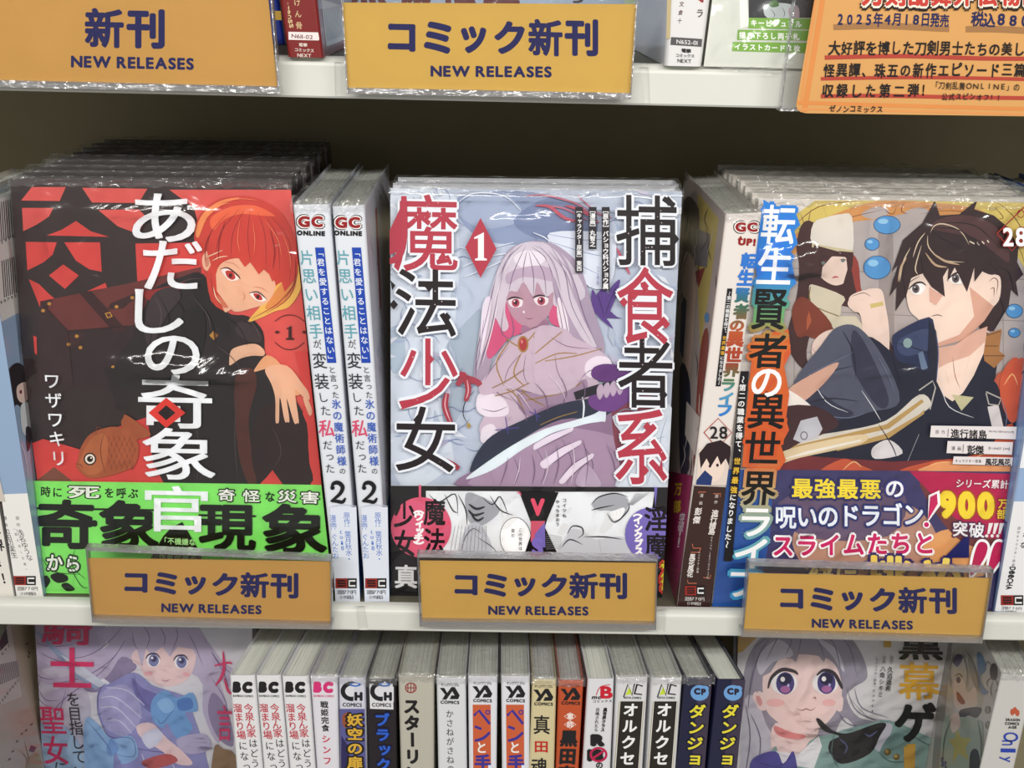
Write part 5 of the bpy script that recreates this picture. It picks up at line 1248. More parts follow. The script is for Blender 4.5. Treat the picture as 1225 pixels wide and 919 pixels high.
for B, fr in ((B_G1, G1), (B_G2, G2)):
    Ls = []
    for i in range(40):
        u, v = rnd.uniform(.05, .95), rnd.uniform(.25, .97); P = [(u, v)]
        for k in range(3): u += rnd.uniform(-.08, .08); v += rnd.uniform(-.05, .05); P.append((min(.98, max(.02, u)), min(.99, max(.2, v))))
        Ls.append((rnd.choice([(186, 150, 170), (150, 160, 186), (170, 120, 140)]), .0006, P))
    sidepoly(B, fr, True, None, [((214, 214, 226), [(0.02, .23), (.98, .23), (.98, .99), (.02, .99)]), ((40, 120, 190), [(0.02, 0), (.98, 0), (.98, .22), (.02, .22)]), ((170, 60, 80), [(.3, .7), (.36, .7), (.4, .95), (.34, .95)])], 'side_illustration', Ls)

# ---- spine numbered 28
SCL = [(868, 256), (912, 254), (849, 727), (810, 725)]
a = spart(S28, SCL).zoom(3.404, 800, 190)
gc_mark(a.zoom(1, 0, 0), 893, 271.5, 29, 13, '', None)
a.h('UP!', (150, 24, 24), 883, 289, 904, 290, 0, 9, .07, fit=True, slant=.1); a.poly((150, 24, 24), [(882, 287), (886, 282), (889, 287)]); a.flush('imprint_mark', B_S28)
G28 = grad([(300, (50, 120, 210)), (340, (50, 120, 210)), (365, (60, 110, 90)), (395, (190, 90, 50)), (430, (170, 60, 40)), (455, (80, 120, 80)), (470, (90, 160, 190)), (498, (40, 120, 210))])
a.up()
TS = [('転', 886, 302, 906, 322), ('生', 882, 322, 902, 342), ('賢', 879, 344, 897, 362), ('者', 877, 363, 896, 382), ('の', 873, 383, 890, 396), ('異', 869, 396, 890, 415), ('世', 867, 415, 888, 433), ('界', 865, 434, 885, 451), ('ラ', 863, 453, 879, 468), ('イ', 860, 469, 877, 484), ('フ', 858, 484, 875, 498)]
for ch, x0, y0, x1, y1 in TS: a.g(ch, None, x0, y0, x1, y1, .05, top=G28, lean=-.12)
a.flush('title_lettering', B_S28)
a.poly((30, 28, 34), [(870, 345), (876, 345), (862, 462), (856, 462)]); a.v('～第二の職業を得て、', (240, 240, 240), 872.5, 351, 867, 398, 5, 5, .02); a.v('世界最強', (236, 180, 60), 866.5, 404, 864, 422, 5, 5, .02); a.v('になりました～', (240, 240, 240), 863.5, 428, 860, 458, 4.6, 4.6, .02)
a.flush('subtitle_lettering', B_S28)
a.lines((180, 60, 50), 1, [[(842, 517), (859, 500), (875, 517), (858, 536), (842, 517)]], 0, False); a.h('28', (36, 30, 34), 849, 517, 870, 517, 0, 15, .02, fit=True); a.flush('volume_mark', B_S28)
# head of a dark haired figure and navy collar above the brown band
a.poly((226, 210, 200), [(836, 536), (880, 532), (872, 580), (832, 580)])
a.poly((240, 218, 204), [(842, 548), (862, 546), (866, 560), (858, 574), (846, 574), (840, 562)], True)
a.poly((44, 28, 32), [(838, 560), (836, 542), (846, 530), (862, 526), (874, 534), (873, 560), (868, 548), (862, 556), (858, 545), (850, 558), (845, 548)]); a.ell((40, 26, 30), 849, 557, 1.6, 2); a.ell((40, 26, 30), 858, 556, 1.6, 2)
a.poly((36, 56, 110), [(833, 574), (843, 562), (852, 570), (850, 582), (832, 582)])
a.flush('spine_illustration', B_S28)
a.poly((58, 36, 32), [(830, 580), (870, 582), (849, 730), (808, 730)]); a.poly((190, 180, 174), [(828, 579), (870, 581), (870, 582.4), (828, 580.4)])
OB = (196, 110, 80)
for q in ([(836, 590), (835, 588), (844, 588)], [(853, 590), (862, 590), (861, 594)], [(828, 650), (829, 655), (838, 655)], [(826, 660), (836, 660), (838, 655)], [(822, 693), (823, 697), (833, 697)], [(841, 690), (849, 691), (850, 687)]): a.line(OB, .9, q, sm=False, taper=0)
a.v('原作', (230, 220, 214), 857, 593, 856, 600, 4.5, 4.5); a.v('漫画', (230, 220, 214), 839, 592, 838, 601, 4.5, 4.5); a.v('進行諸島', (236, 228, 222), 855, 613, 851, 635, 8.5, 8.5, .03); a.v('彭傑', (240, 232, 228), 835, 611, 833, 621, 9, 9.5, .03)
a.v('風花風花', (240, 232, 228), 828, 665, 825, 686, 7.5, 7.6, .03); a.v('キャラクター原案', (220, 210, 204), 836, 660, 834, 683, 3, 3); a.v('GAノベル／SBクリエイティブ刊', (210, 200, 196), 851, 642, 846, 690, 3.2, 3.2)
mark_sq(a, (819, 700, 843, 711), None, None); a.h('定価770円', (230, 226, 222), 821, 715, 840, 715.5, 5, 5); a.h('（10%税込）', (230, 226, 222), 821, 720.5, 839, 721, 4.4, 4.4); a.flush('band_lettering', B_S28)
# left board of that book, seen obliquely
a = side_art(S28, False)
a.poly((190, 176, 172), [(770, 180), (880, 250), (880, 600), (770, 600)])
a.poly((206, 186, 110), [(835, 230), (860, 262), (850, 340), (838, 420), (834, 330)]); a.poly((96, 82, 88), [(818, 240), (836, 250), (834, 300), (826, 360), (818, 330)], True); a.poly((130, 126, 136), [(826, 270), (850, 280), (846, 320), (828, 316)])
a.poly((236, 208, 194), [(818, 310), (832, 320), (830, 400), (822, 470), (816, 440)], True); a.poly((60, 46, 56), [(820, 250), (828, 262), (822, 300), (817, 300)]); a.poly((150, 60, 66), [(832, 325), (844, 320), (836, 345)]); a.ell((96, 150, 206), 846, 380, 3, 6); a.ell((96, 150, 206), 844, 408, 3, 6)
a.poly((150, 66, 50), [(838, 420), (848, 400), (842, 520), (830, 560)], True); a.poly((40, 44, 70), [(814, 440), (826, 460), (824, 560), (814, 560)], True); a.poly((226, 216, 206), [(822, 480), (838, 500), (835, 552), (820, 520)]); a.poly((40, 60, 110), [(816, 350), (822, 360), (818, 430), (814, 420)])
rnd2 = random.Random(5); S = []
for i in range(34):
    x, y = rnd2.uniform(815, 862), rnd2.uniform(230, 560); S.append([(x, y), (x - rnd2.uniform(-3, 5), y + 14), (x - rnd2.uniform(-2, 8), y + 30)])
a.lines((96, 74, 76), .9, S[:20]); a.lines((236, 222, 210), .9, S[20:])
a.poly((166, 34, 96), [(780, 560), (860, 575), (850, 740), (780, 740)]); a.v('900', (240, 214, 60), 818, 588, 814, 604, .1, 8)
a.v('万部', (240, 214, 60), 812, 585, 811, 606, 9, 16, .04); a.v('突破!!', (246, 232, 240), 817, 620, 813, 650, 7, 13, .03); a.poly((90, 60, 40), [(834, 580), (850, 585), (816, 735), (808, 720)])
a.flush('side_illustration', B_S28)

# ---- far left leaning book: barcodes on the right board, small figure, white lower spine
a = side_art(LSP, True)
a.poly((146, 170, 200), [(-60, 200), (14, 190), (50, 600), (60, 720), (40, 720)])
a.poly((216, 214, 212), [(-14, 232), (13, 222), (26, 372), (0, 386)]) ; a.poly((216, 214, 212), [(-14, 232), (13, 222), (22, 350), (0, 372)])
for (x0, y0, x1, y1) in ((-6, 244, 14, 290), (2, 312, 21, 356)):
    S = []
    for k in range(9):
        x = x0 + (x1 - x0) * k / 8.0; S.append([(x, y0 - k * .8), (x + 3, y1 - k * .9)])
    a.lines((36, 34, 38), 1.1, S, 0, False)
a.h('5979', (50, 48, 50), 2, 290, 15, 283, 4, 5, .02); a.h('997900', (50, 48, 50), 1, 362, 22, 352, 4, 5, .02)
a.poly((36, 28, 36), [(8, 446), (20, 434), (32, 446), (35, 480), (30, 492), (20, 484), (14, 488), (8, 470)], True); a.poly((236, 208, 198), [(20, 462), (31, 458), (33, 476), (26, 482), (20, 476)], True); a.ell((130, 40, 60), 24, 469, 1.6, 2.4)
a.poly((216, 222, 226), [(24, 486), (34, 484), (36, 520), (26, 516)], True); a.poly((46, 40, 50), [(30, 512), (37, 514), (36, 530), (32, 540)], True); a.lines((200, 214, 232), 1, [[(8, 500), (20, 530), (26, 560)], [(14, 520), (28, 540), (34, 580)], [(20, 392), (28, 410)]])
a.flush('side_illustration', B_LSP)
a = spart(LSP, [(-52, 246), (-20, 246), (52, 714), (20, 714)])
a.poly((146, 170, 200), [(-60, 240), (-10, 240), (45, 600), (0, 600)])
a.poly((236, 234, 230), [(-12, 592), (40, 590), (54, 716), (10, 716)])
a.v('原作', (70, 66, 66), 21, 620, 22, 628, 5, 5); a.v('浅名ゆうな', (34, 30, 34), 24, 637, 35, 667, 8.5, 8); a.v('漫画', (70, 66, 66), 6, 620, 7, 628, 5, 5); a.v('和田辺実生', (34, 30, 34), 8, 636, 17, 664, 8, 7.6); a.v('（富士見L文庫）', (110, 100, 100), 17, 632, 32, 682, 3.4, 3.6)
mark_sq(a, (16, 689, 43, 700), None, None); a.h('定価770円', (50, 50, 56), 23, 704, 43, 704, 5.2, 5.2); a.h('（10%税込）', (50, 50, 56), 24, 710, 44, 710, 4.8, 4.6); a.flush('spine_lettering', B_LSP)
a = spart(LS2)
a.poly((206, 196, 186), [(-100, 246), (-76, 246), (6, 600), (-30, 600)]); a.poly((228, 224, 216), [(-34, 590), (-4, 590), (17, 714), (-18, 714)]); a.v('異世界！！', (30, 26, 30), -12, 612, 8, 692, 15, 15, .03)
a.flush('spine_lettering', B_LS2)
sidepoly(B_LS2, LS2, True, None, [((196, 176, 120), [(.02, .42), (.5, .42), (.5, .62), (.02, .6)]), ((220, 218, 216), [(.02, .3), (.6, .3), (.6, .42), (.02, .42)]), ((226, 198, 184), [(.02, .24), (.5, .24), (.5, .3), (.02, .3)])], 'side_illustration',
         [((60, 50, 50), .0012, [(.02, .31 + .03 * k), (.6, .31 + .03 * k)]) for k in range(4)] + [((60, 50, 50), .0012, [(.05 + .1 * k, .3), (.05 + .1 * k, .42)]) for k in range(6)])
# ---- right end
a = spart(RSP, [(1272, 258), (1312, 258), (1228, 733), (1190, 731)])
a.poly((236, 238, 242), [(1262, 250), (1320, 250), (1262, 560), (1218, 560)]); a.poly((236, 236, 238), [(1212, 600), (1256, 600), (1228, 736), (1186, 734)])
a.v('DeeCHA', (24, 24, 28), 1211, 681, 1204, 705, 0.1, 5)
for i, ch in enumerate('DeeCHA'): a.g(ch, (24, 24, 28), 1203.5 - i * .9 + 4, 678 + i * 4.6, 1211 - i * .9 + 4, 682.4 + i * 4.6, .05, rot=True)
a.v('原作キャラクター原案', (80, 78, 84), 1219, 632, 1212, 676, 4, 4); a.v('なな', (24, 24, 28), 1227, 640, 1224, 652, 8, 8, .02)
mark_sq(a, (1197, 712, 1224, 724), None, None); a.h('定価770円', (60, 60, 64), 1200, 727, 1220, 728, 4.8, 4.4); a.h('（10%税込）', (60, 60, 64), 1197, 731, 1217, 732, 4.4, 3.6); a.flush('spine_lettering', B_RSP)
sidepoly(B_RSP, RSP, False, None, [((120, 160, 214), [(.02, .22), (.98, .22), (.98, .99), (.02, .99)]), ((196, 212, 236), [(.1, .3), (.5, .32), (.4, .6), (.1, .7)]), ((30, 60, 130), [(.02, 0), (.98, 0), (.98, .24), (.02, .24)]), ((240, 210, 50), [(.15, .2), (.6, .24), (.6, .38), (.15, .34)]), ((200, 60, 60), [(.22, .24), (.5, .26), (.5, .33), (.22, .31)])], 'side_illustration',
         [((90, 110, 160), .0008, [(rnd.uniform(.05, .9), rnd.uniform(.3, .9)), (rnd.uniform(.05, .9), rnd.uniform(.3, .9))]) for k in range(12)])

# ------------------------------------------------------------------ lower row of spines
def lo(k): B, fr = LB[k]; return B, spart(fr), fr
KB = (28, 26, 28); RDT = (196, 40, 60)
def leanx(fr_px, y): (xt, xb, yt) = fr_px; return xt + (xb - xt) * (y - yt) / (919 - yt)
for k, xt, xb, col in (('bc1', 289, 298, KB), ('bc2', 320, 330, KB), ('bc3', 352, 361, KB), ('bcp', 386, 392, (216, 50, 120))):
    B, a, fr = lo(k); f = lambda y, xt=xt, xb=xb: leanx((xt, xb, 808), y)
    a.h('BC', col, f(823) - 12, 822, f(823) + 12, 822.5, 0, 14, .12, fit=True, slant=.05); a.h('BAMBOO COMICS', col, f(832) - 12, 832.5, f(832) + 12, 833, 0, 2.6, .03, fit=True); a.flush('imprint_mark', B)
    if k != 'bcp':
        a.v('今泉ん家', RDT, f(848) + 5, 847, f(878) + 6, 877, 11.5, 11, .01); a.v('はどうやらギャルの', KB, f(893) + 7, 889, f(1000) + 8, 985, 11, 11)
        a.v('溜まり場', RDT, f(848) - 8, 847, f(878) - 6, 879, 11.5, 11, .01); a.v('になってるらしい', KB, f(893) - 5, 892, f(990) - 2, 980, 11, 11)
    else:
        a.v('戦姫完食', KB, f(843), 843, f(870), 871, 9.5, 8.6, .03); a.v('シンフォギアめし', (206, 40, 70), f(884), 884, f(975), 975, 11, 10, .02)
    a.flush('title_lettering', B)
for k, xt, xb in (('ch1', 420.5, 423), ('ch2', 455.5, 459)):
    B, a, fr = lo(k); f = lambda y, xt=xt, xb=xb: leanx((xt, xb, 811), y)
    if k == 'ch2': a.poly((226, 226, 230), [(f(820) - 14, 818), (f(820) + 14, 818), (f(847) + 14, 849), (f(847) - 14, 848)])
    cx = f(828)
    a.ell((24, 24, 30), cx, 827, 13.5, 12); a.ell((226, 226, 232), cx - .5, 827, 7.5, 6.6); a.poly((226, 226, 232) if k == 'ch2' else (214, 214, 226), [(cx + 4, 815), (cx + 15, 822), (cx + 15, 840), (cx + 2, 840), (cx + 2, 830)]); a.ell((40, 110, 200), cx + 4, 819, 7, 2.6); a.ell((226, 226, 232), cx + 4, 818.6, 4, 1.2); a.h('H', (24, 24, 30), cx + 3, 833, cx + 13, 833, 0, 11, .09, fit=True)
    a.h('COMICS', (24, 24, 30), cx - 11, 843, cx + 12, 843.5, 0, 4.6, .03, fit=True); a.flush('imprint_mark', B)
    if k == 'ch1':
        a.poly((92, 92, 150), [(f(848) - 15, 848), (f(848) + 15, 848), (f(1000) + 15, 1000), (f(1000) - 15, 1000)]); a.poly((150, 80, 50), [(f(860) - 12, 856), (f(860) - 2, 852), (f(870) + 2, 866), (f(870) - 10, 870)], True); a.poly((46, 40, 90), [(f(900) - 14, 880), (f(900) - 4, 895), (f(900) - 8, 960), (f(900) - 15, 960)])
        a.v('妖空の扉', (30, 24, 20), f(862) + 3, 861, f(912) + 2, 912, 22, 17, .10); a.v('妖空の扉', (222, 176, 60), f(862) + 3, 861, f(912) + 2, 912, 19, 15, .035)
    else:
        a.v('ブラックナイト', (20, 20, 60), f(862), 861, f(975), 968, 20, 18, .10); a.v('ブラックナイト', (44, 96, 206), f(862), 861, f(975), 968, 18, 16, .045)
    a.flush('title_lettering', B)
B, a, fr = lo('sta')
a.ring((150, 50, 50), 491.5, 823, 5.6, 5, 1.4); a.lines((150, 50, 50), 1, [[(486, 823), (497, 823)], [(491.5, 818), (491.5, 828)], [(488, 819), (488, 827)], [(495, 819), (495, 827)]], 0, False); a.flush('imprint_mark', B)
a.v('スターリングブル', (26, 22, 22), 492.5, 845, 495.5, 985, 20, 19, .055); a.flush('title_lettering', B)
for k, cx, top in (('kas', 538, 0), ('pn1', 577, -2), ('pn2', 616.5, -2), ('san', 650, 2), ('kur', 682.5, 1)):
    B, a, fr = lo(k)
    y = 829 + top
    a.h('ヤングアニマル', KB, cx - 9, 819.5 + top, cx + 9.5, 819.5 + top, 3.8, 4.2, .02)
    a.poly(KB, [(cx - 12, y - 6), (cx - 6.5, y - 6), (cx - 3, y), (cx + 2, y - 7), (cx + 6, y - 7), (cx + 12, y + 3), (cx + 10, y + 7.5), (cx - 0, y + 7.5), (cx + 2, y + 3), (cx + 6, y + 3), (cx + 3, y - 2), (cx - 4, y + 8), (cx - 9, y + 8), (cx - 5.5, y + 2)])
    a.h('COMICS', KB, cx - 11, 840 + top, cx + 11.5, 840.5 + top, 0, 4, .05, fit=True); a.flush('imprint_mark', B)
    if k == 'kas': a.v('かさねがさねの', (60, 58, 60), 538, 854, 539, 920, 9.5, 10)
    if k in ('pn1', 'pn2'):
        d = 0 if k == 'pn1' else 39.8
        a.poly((206, 96, 56), [(565.5 + d, 843), (587 + d, 843), (587.5 + d, 990), (567 + d, 990)]); BV = (60, 50, 150)
        a.line(BV, 3.2, [(567 + d, 856), (573 + d, 850), (586 + d, 866)], sm=False, taper=0); a.ring(BV, 583.5 + d, 852, 1.6, 1.6, 1.4); a.line(BV, 3, [(568 + d, 869), (576 + d, 872)], sm=False, taper=0); a.line(BV, 3.4, [(568 + d, 886), (578 + d, 883), (586 + d, 876)], taper=.2)
        a.v('と', (246, 240, 236), 576 + d, 894, 576 + d, 895, 14, 15, .03); a.v('手錠', BV, 577.5 + d, 912, 578 + d, 936, 20, 20, .04); a.rect((232, 236, 250), 584 + d, 915, 588.5 + d, 930)
    if k == 'san':
        a.v('真', KB, 648, 867, 648, 868, 21, 24, .015); a.v('田', (196, 40, 32), 647.5, 893, 647.5, 894, 18, 15, .03); a.v('魂', KB, 645, 917, 645, 918, 20, 22, .02); a.v('伝', KB, 643.5, 942, 643.5, 943, 20, 22, .02)
    if k == 'kur':
        for yy, ch in ((857, '軍'), (866.5, '師')):
            a.poly((236, 206, 190), [(682 - 7.6, yy), (682, yy - 5), (682 + 7.6, yy), (682, yy + 5)]); a.poly((206, 88, 52), [(682 - 6.4, yy), (682, yy - 4), (682 + 6.4, yy), (682, yy + 4)]); a.v(ch, (250, 240, 234), 682, yy, 682, yy + .5, 8.4, 7.6, .03)
        a.v('黒田官兵', KB, 680.5, 883, 676, 947, 21, 20, .05)
    a.flush('title_lettering', B)
B, a, fr = lo('mbc')
a.g('B', (206, 30, 50), 718, 821, 733, 836, .05); a.h('mc', KB, 708, 834, 719, 834, 0, 5, .05, fit=True, slant=.2); a.h('コミックス', KB, 711, 839, 730, 838.6, 4.6, 3.6, .02); a.line((206, 30, 50), 1, [(713, 832), (718, 822), (730, 819)], taper=.2); a.flush('imprint_mark', B)
a.v('異世界クラス', KB, 724, 849, 721, 873, 4.8, 4.8, .06); a.v('召喚されたら', KB, 715, 849, 713, 873, 4.8, 4.8, .02); a.g('R', KB, 706, 878, 724, 893, .11); a.g('1', KB, 702, 896, 709, 911, .12); a.g('8', KB, 708, 896, 722, 911, .1)
a.ring((196, 30, 80), 716, 902.5, 8, 6.6, 2.6); a.line((196, 30, 80), 2.6, [(709, 907), (724, 897)], sm=False, taper=0); a.v('の', KB, 717, 915, 717, 916, 9, 9, .04); a.v('能力', KB, 716, 930, 715, 942, 9, 9, .04); a.flush('title_lettering', B)
for k, x0, x1 in (('nc1', 757, 750), ('nc2', 797.5, 790)):
    B, a, fr = lo(k); f = lambda y, x0=x0, x1=x1: leanx((x0, x1, 811), y)
    c = f(826)
    a.poly((206, 226, 60), [(c - 8, 832), (c - 3, 822), (c, 830)]); a.line(KB, 2.2, [(c - 10, 834), (c - 5, 819), (c, 832), (c + 3, 818)], sm=False, taper=.3); a.line(KB, 2.6, [(c + 13, 821), (c + 6, 819), (c + 3, 830), (c + 12, 831)], sm=False, taper=.4)
    a.h('NOVA COMICS', KB, c - 10, 834.6, c + 11, 835, 0, 2.6, .04, fit=True); a.flush('imprint_mark', B)
    P = [(f(839) - 13, 839), (f(839) + 14, 839), (f(990) + 13, 990), (f(990) - 14, 990)]
    a.poly((176, 160, 116), [(p[0] + (-1.6 if i in (0, 3) else 1.6), p[1]) for i, p in enumerate(P)]); a.poly((240, 240, 236), [(p[0] + (-.8 if i in (0, 3) else .8), p[1]) for i, p in enumerate(P)]); a.poly((40, 34, 28), P)
    a.v('オルクセン王国史', (248, 248, 248), f(850), 849, f(985), 985, 18.5, 17, .035); a.flush('title_lettering', B)
for k, x0, x1 in (('cp1', 838, 829), ('cp2', 878, 867.5)):
    B, a, fr = lo(k); f = lambda y, x0=x0, x1=x1: leanx((x0, x1, 811), y)
    c = f(829)
    a.poly((64, 54, 74), [(f(814) - 2, 813), (f(814) + 14, 813), (f(990) + 14, 990), (f(990) - 2, 990)])
    a.ell((112, 164, 220), c + .5, 829, 11, 9.4); a.ell((112, 164, 220), c + 7, 824, 4.4, 3.6); a.h('CP', (40, 30, 50), c - 6.5, 827, c + 8, 828, 0, 8, .08, fit=True); a.flush('imprint_mark', B)
    a.v('ダンジョンライフ', (20, 20, 46), f(852) - .5, 851, f(988), 985, 22, 19, .09); a.v('ダンジョンライフ', (236, 222, 60), f(852) - .5, 851, f(988), 985, 20, 17, .032)
    a.flush('title_lettering', B)
for k in ('cp1', 'cp2'):
    B, fr = LB[k]; sidepoly(B, fr, False, None, [((60, 110, 190), [(.0, .5), (.6, .47), (.6, .53), (.0, .55)]), ((150, 200, 230), [(.0, .45), (.6, .43), (.6, .47), (.0, .49)])], 'side_illustration')
B, fr = LB['mbc']; sidepoly(B, fr, False, None, [((150, 40, 36), [(.01, .0), (.98, 0), (.98, .99), (.01, .99)])], 'side_illustration')
# ------------------------------------------------------------------ lower left lavender comic
X1 = (3.293, 0, 640)
a = Art(P_LAV, [(38, 690), (300, 694), (308, 1010), (58, 1010)]).zoom(*X1)
LV = (196, 186, 212); LVD = (150, 138, 172); LNC = (112, 96, 140)
a.poly((226, 226, 232), [(120, 150), (1000, 150), (1000, 1250), (150, 1250)])
a.poly((186, 178, 206), [(120, 340), (360, 300), (420, 420), (300, 520), (200, 560), (140, 560)], True); a.poly((206, 202, 220), [(140, 560), (300, 540), (360, 700), (300, 900), (170, 900)], True)
# long wavy pale hair
a.poly(LV, [(500, 340), (620, 300), (760, 340), (820, 420), (880, 500), (930, 540), (900, 600), (860, 560), (900, 700), (860, 820), (800, 700), (780, 560), (560, 500), (480, 540), (400, 600), (300, 620), (220, 690), (170, 640), (240, 600), (190, 590), (150, 570), (150, 530), (220, 560), (330, 540), (210, 520), (150, 480), (250, 490), (350, 470), (430, 430), (380, 380)], True)
a.poly(LVD, [(480, 480), (420, 560), (330, 600), (380, 620), (470, 570), (540, 520)], True); a.poly(LVD, [(840, 620), (900, 700), (920, 830), (860, 800), (820, 700)], True)
a.lines(LNC, 3, [[(500, 340), (420, 430), (330, 480), (200, 490)], [(520, 360), (450, 480), (330, 560), (180, 590)], [(480, 440), (400, 540), (260, 640), (190, 720)], [(130, 520), (160, 560), (220, 570)], [(150, 460), (240, 500), (330, 500)], [(150, 600), (180, 650), (240, 650)], [(130, 420), (200, 440), (300, 430)],
   [(800, 400), (860, 500), (930, 560)], [(830, 560), (890, 660), (900, 800)], [(820, 440), (880, 540), (900, 600)], [(160, 560), (150, 640), (210, 690)], [(260, 610), (230, 700), (170, 740)]])
# sword
a.poly((150, 168, 198), [(120, 362), (128, 358), (330, 540), (400, 590), (380, 610), (300, 560)])
a.poly((236, 238, 244), [(380, 575), (410, 565), (560, 680), (760, 840), (830, 880), (822, 905), (770, 880), (540, 720)])
a.poly((206, 214, 228), [(240, 470), (330, 520), (420, 590), (390, 600), (300, 545)])
# face
FCE = (240, 212, 212)
a.poly(FCE, [(520, 470), (545, 450), (560, 500), (548, 512), (524, 500)], True)
a.poly(FCE, [(545, 470), (560, 420), (620, 400), (720, 400), (770, 440), (765, 520), (730, 575), (660, 598), (600, 580), (560, 540)], True)
a.poly(LV, [(500, 340), (600, 320), (740, 350), (830, 440), (850, 530), (800, 520), (760, 450), (700, 440), (670, 480), (640, 440), (600, 470), (575, 450), (560, 520), (540, 450), (490, 440)])
a.lines(LNC, 3, [[(560, 350), (590, 400), (575, 450)], [(620, 345), (650, 400), (645, 440)], [(690, 360), (700, 400), (670, 478)], [(740, 380), (770, 440), (800, 515)], [(520, 380), (530, 430), (545, 450)]])
for cx, cy in ((604, 494), (714, 500)):
    a.ell((248, 246, 250), cx, cy, 27, 26); a.ell((122, 128, 176), cx + 2, cy, 20, 24); a.ell((60, 62, 110), cx + 2, cy - 6, 12, 12); a.ell((250, 250, 255), cx - 4, cy - 10, 5, 5); a.line((70, 56, 92), 7, [(cx - 30, cy - 6), (cx - 16, cy - 24), (cx + 12, cy - 26), (cx + 28, cy - 8)], taper=.7)
a.lines((180, 110, 130), 3, [[(636, 568), (652, 575), (672, 568)], [(676, 542), (684, 545)]]); a.ell((238, 180, 186), 585, 545, 18, 8); a.ell((238, 180, 186), 735, 548, 14, 8)
# dress, ribbon, hands
DRS = (148, 148, 200); BLR = (120, 168, 218)
a.poly(DRS, [(390, 610), (440, 580), (530, 540), (600, 590), (660, 610), (740, 640), (760, 700), (820, 900), (860, 1250), (340, 1250), (360, 900), (420, 800), (385, 700)], True)
a.poly((116, 112, 172), [(520, 560), (560, 600), (640, 640), (600, 700), (540, 640)], True); a.poly((176, 172, 214), [(400, 620), (500, 590), (560, 700), (500, 790), (420, 760), (392, 680)], True)
a.lines((214, 212, 236), 5, [[(400, 640), (460, 640), (560, 720)], [(396, 680), (460, 680), (540, 760)], [(410, 730), (470, 730), (520, 780)], [(420, 600), (500, 610), (570, 670)], [(560, 860), (600, 1000), (610, 1200)], [(680, 900), (720, 1000), (740, 1200)]], .5)
a.lines((92, 84, 140), 3, [[(385, 700), (430, 790), (520, 800)], [(530, 545), (545, 620), (600, 690)], [(420, 580), (390, 620), (385, 700)], [(500, 830), (600, 850), (720, 860)]])
a.poly(BLR, [(600, 650), (650, 610), (700, 640), (760, 620), (780, 690), (730, 700), (760, 760), (700, 800), (660, 740), (640, 760), (600, 720)], True)
a.poly((150, 192, 232), [(620, 660), (660, 640), (690, 680), (650, 700)], True); a.poly((86, 130, 196), [(700, 650), (750, 640), (760, 680), (710, 690)], True); a.lines((70, 96, 160), 3, [[(690, 680), (640, 740), (620, 720)], [(700, 690), (760, 750)], [(690, 675), (650, 640)], [(700, 670), (760, 640)], [(660, 700), (650, 760)]])
a.poly(FCE, [(540, 750), (600, 740), (660, 800), (720, 850), (760, 900), (700, 900), (640, 850), (560, 800)], True); a.poly((220, 222, 240), [(560, 790), (620, 760), (640, 800), (590, 840)], True)
a.poly((150, 186, 226), [(340, 720), (390, 745), (440, 800), (520, 790), (545, 870), (480, 900), (450, 860), (440, 1250), (360, 1250), (345, 1000), (330, 860)], True); a.poly((122, 160, 212), [(440, 800), (470, 840), (440, 870), (420, 840)], True); a.lines((80, 104, 160), 3, [[(345, 730), (420, 820), (440, 860)], [(440, 800), (520, 800), (530, 870), (450, 860)], [(400, 880), (380, 919)], [(450, 870), (460, 919)]])
a.poly((166, 196, 226), [(150, 780), (230, 740), (300, 800), (330, 900), (340, 1250), (170, 1250)], True)
a.poly((150, 120, 90), [(840, 860), (880, 840), (940, 900), (960, 1250), (820, 1250)], True); a.poly((190, 90, 90), [(560, 890), (660, 860), (700, 890), (600, 919)], True); a.poly((186, 180, 210), [(700, 800), (800, 780), (835, 830), (780, 860), (720, 850)], True)
a.flush('cover_illustration', B_LAV)
PK = (222, 58, 112); TK = (60, 56, 66)
a.g('騎', PK, 165, 300, 365, 432, .02); a.g('士', PK, 200, 440, 372, 600, .022)
a.v('を目指して', TK, 290, 645, 314, 870, 56, 60, .01); a.v('いた', TK, 318, 930, 322, 990, 54, 56, .01)
a.v('聖女', PK, 210, 726, 222, 845, 105, 118, .015); a.v('に', TK, 240, 912, 241, 913, 50, 50, .02)
a.line(PK, 13, [(880, 455), (884, 520), (872, 560), (850, 590)], taper=.7); a.line(PK, 9, [(846, 512), (900, 500), (915, 505)], taper=.5); a.line(PK, 11, [(885, 560), (900, 610), (918, 625)], taper=.7); a.v('言', PK, 886, 738, 886, 739, 64, 150, .01); a.flush('title_lettering', B_LAV)

# ------------------------------------------------------------------ lower right white comic
X5 = (3.293, 870, 640)
a = Art(P_SIL, [(884, 700), (1142, 704), (1126, 1010), (878, 1010)]).zoom(*X5)
a.poly((228, 226, 228), [(0, 150), (930, 150), (880, 1250), (0, 1250)])
a.poly((216, 170, 70), [(20, 380), (140, 380), (60, 460), (30, 470)])
GH = (158, 152, 168); GHD = (118, 110, 134); GHL = (206, 202, 214)
a.poly(GH, [(60, 640), (70, 520), (110, 430), (180, 370), (280, 330), (400, 350), (480, 400), (530, 470), (552, 560), (500, 600), (470, 640), (520, 720), (640, 740), (520, 760), (460, 720), (420, 800), (400, 900), (150, 900), (60, 1250), (20, 1250), (50, 900)], True)
a.poly(GHL, [(60, 700), (110, 640), (150, 740), (180, 850), (120, 1250), (50, 1250)], True)
SKI = (246, 220, 216)
a.poly(SKI, [(100, 640), (115, 615), (150, 630), (160, 680), (130, 690)], True); a.poly((226, 160, 160), [(112, 640), (126, 634), (138, 660), (128, 674)], True); a.poly(SKI, [(430, 640), (455, 640), (452, 690), (432, 690)], True)
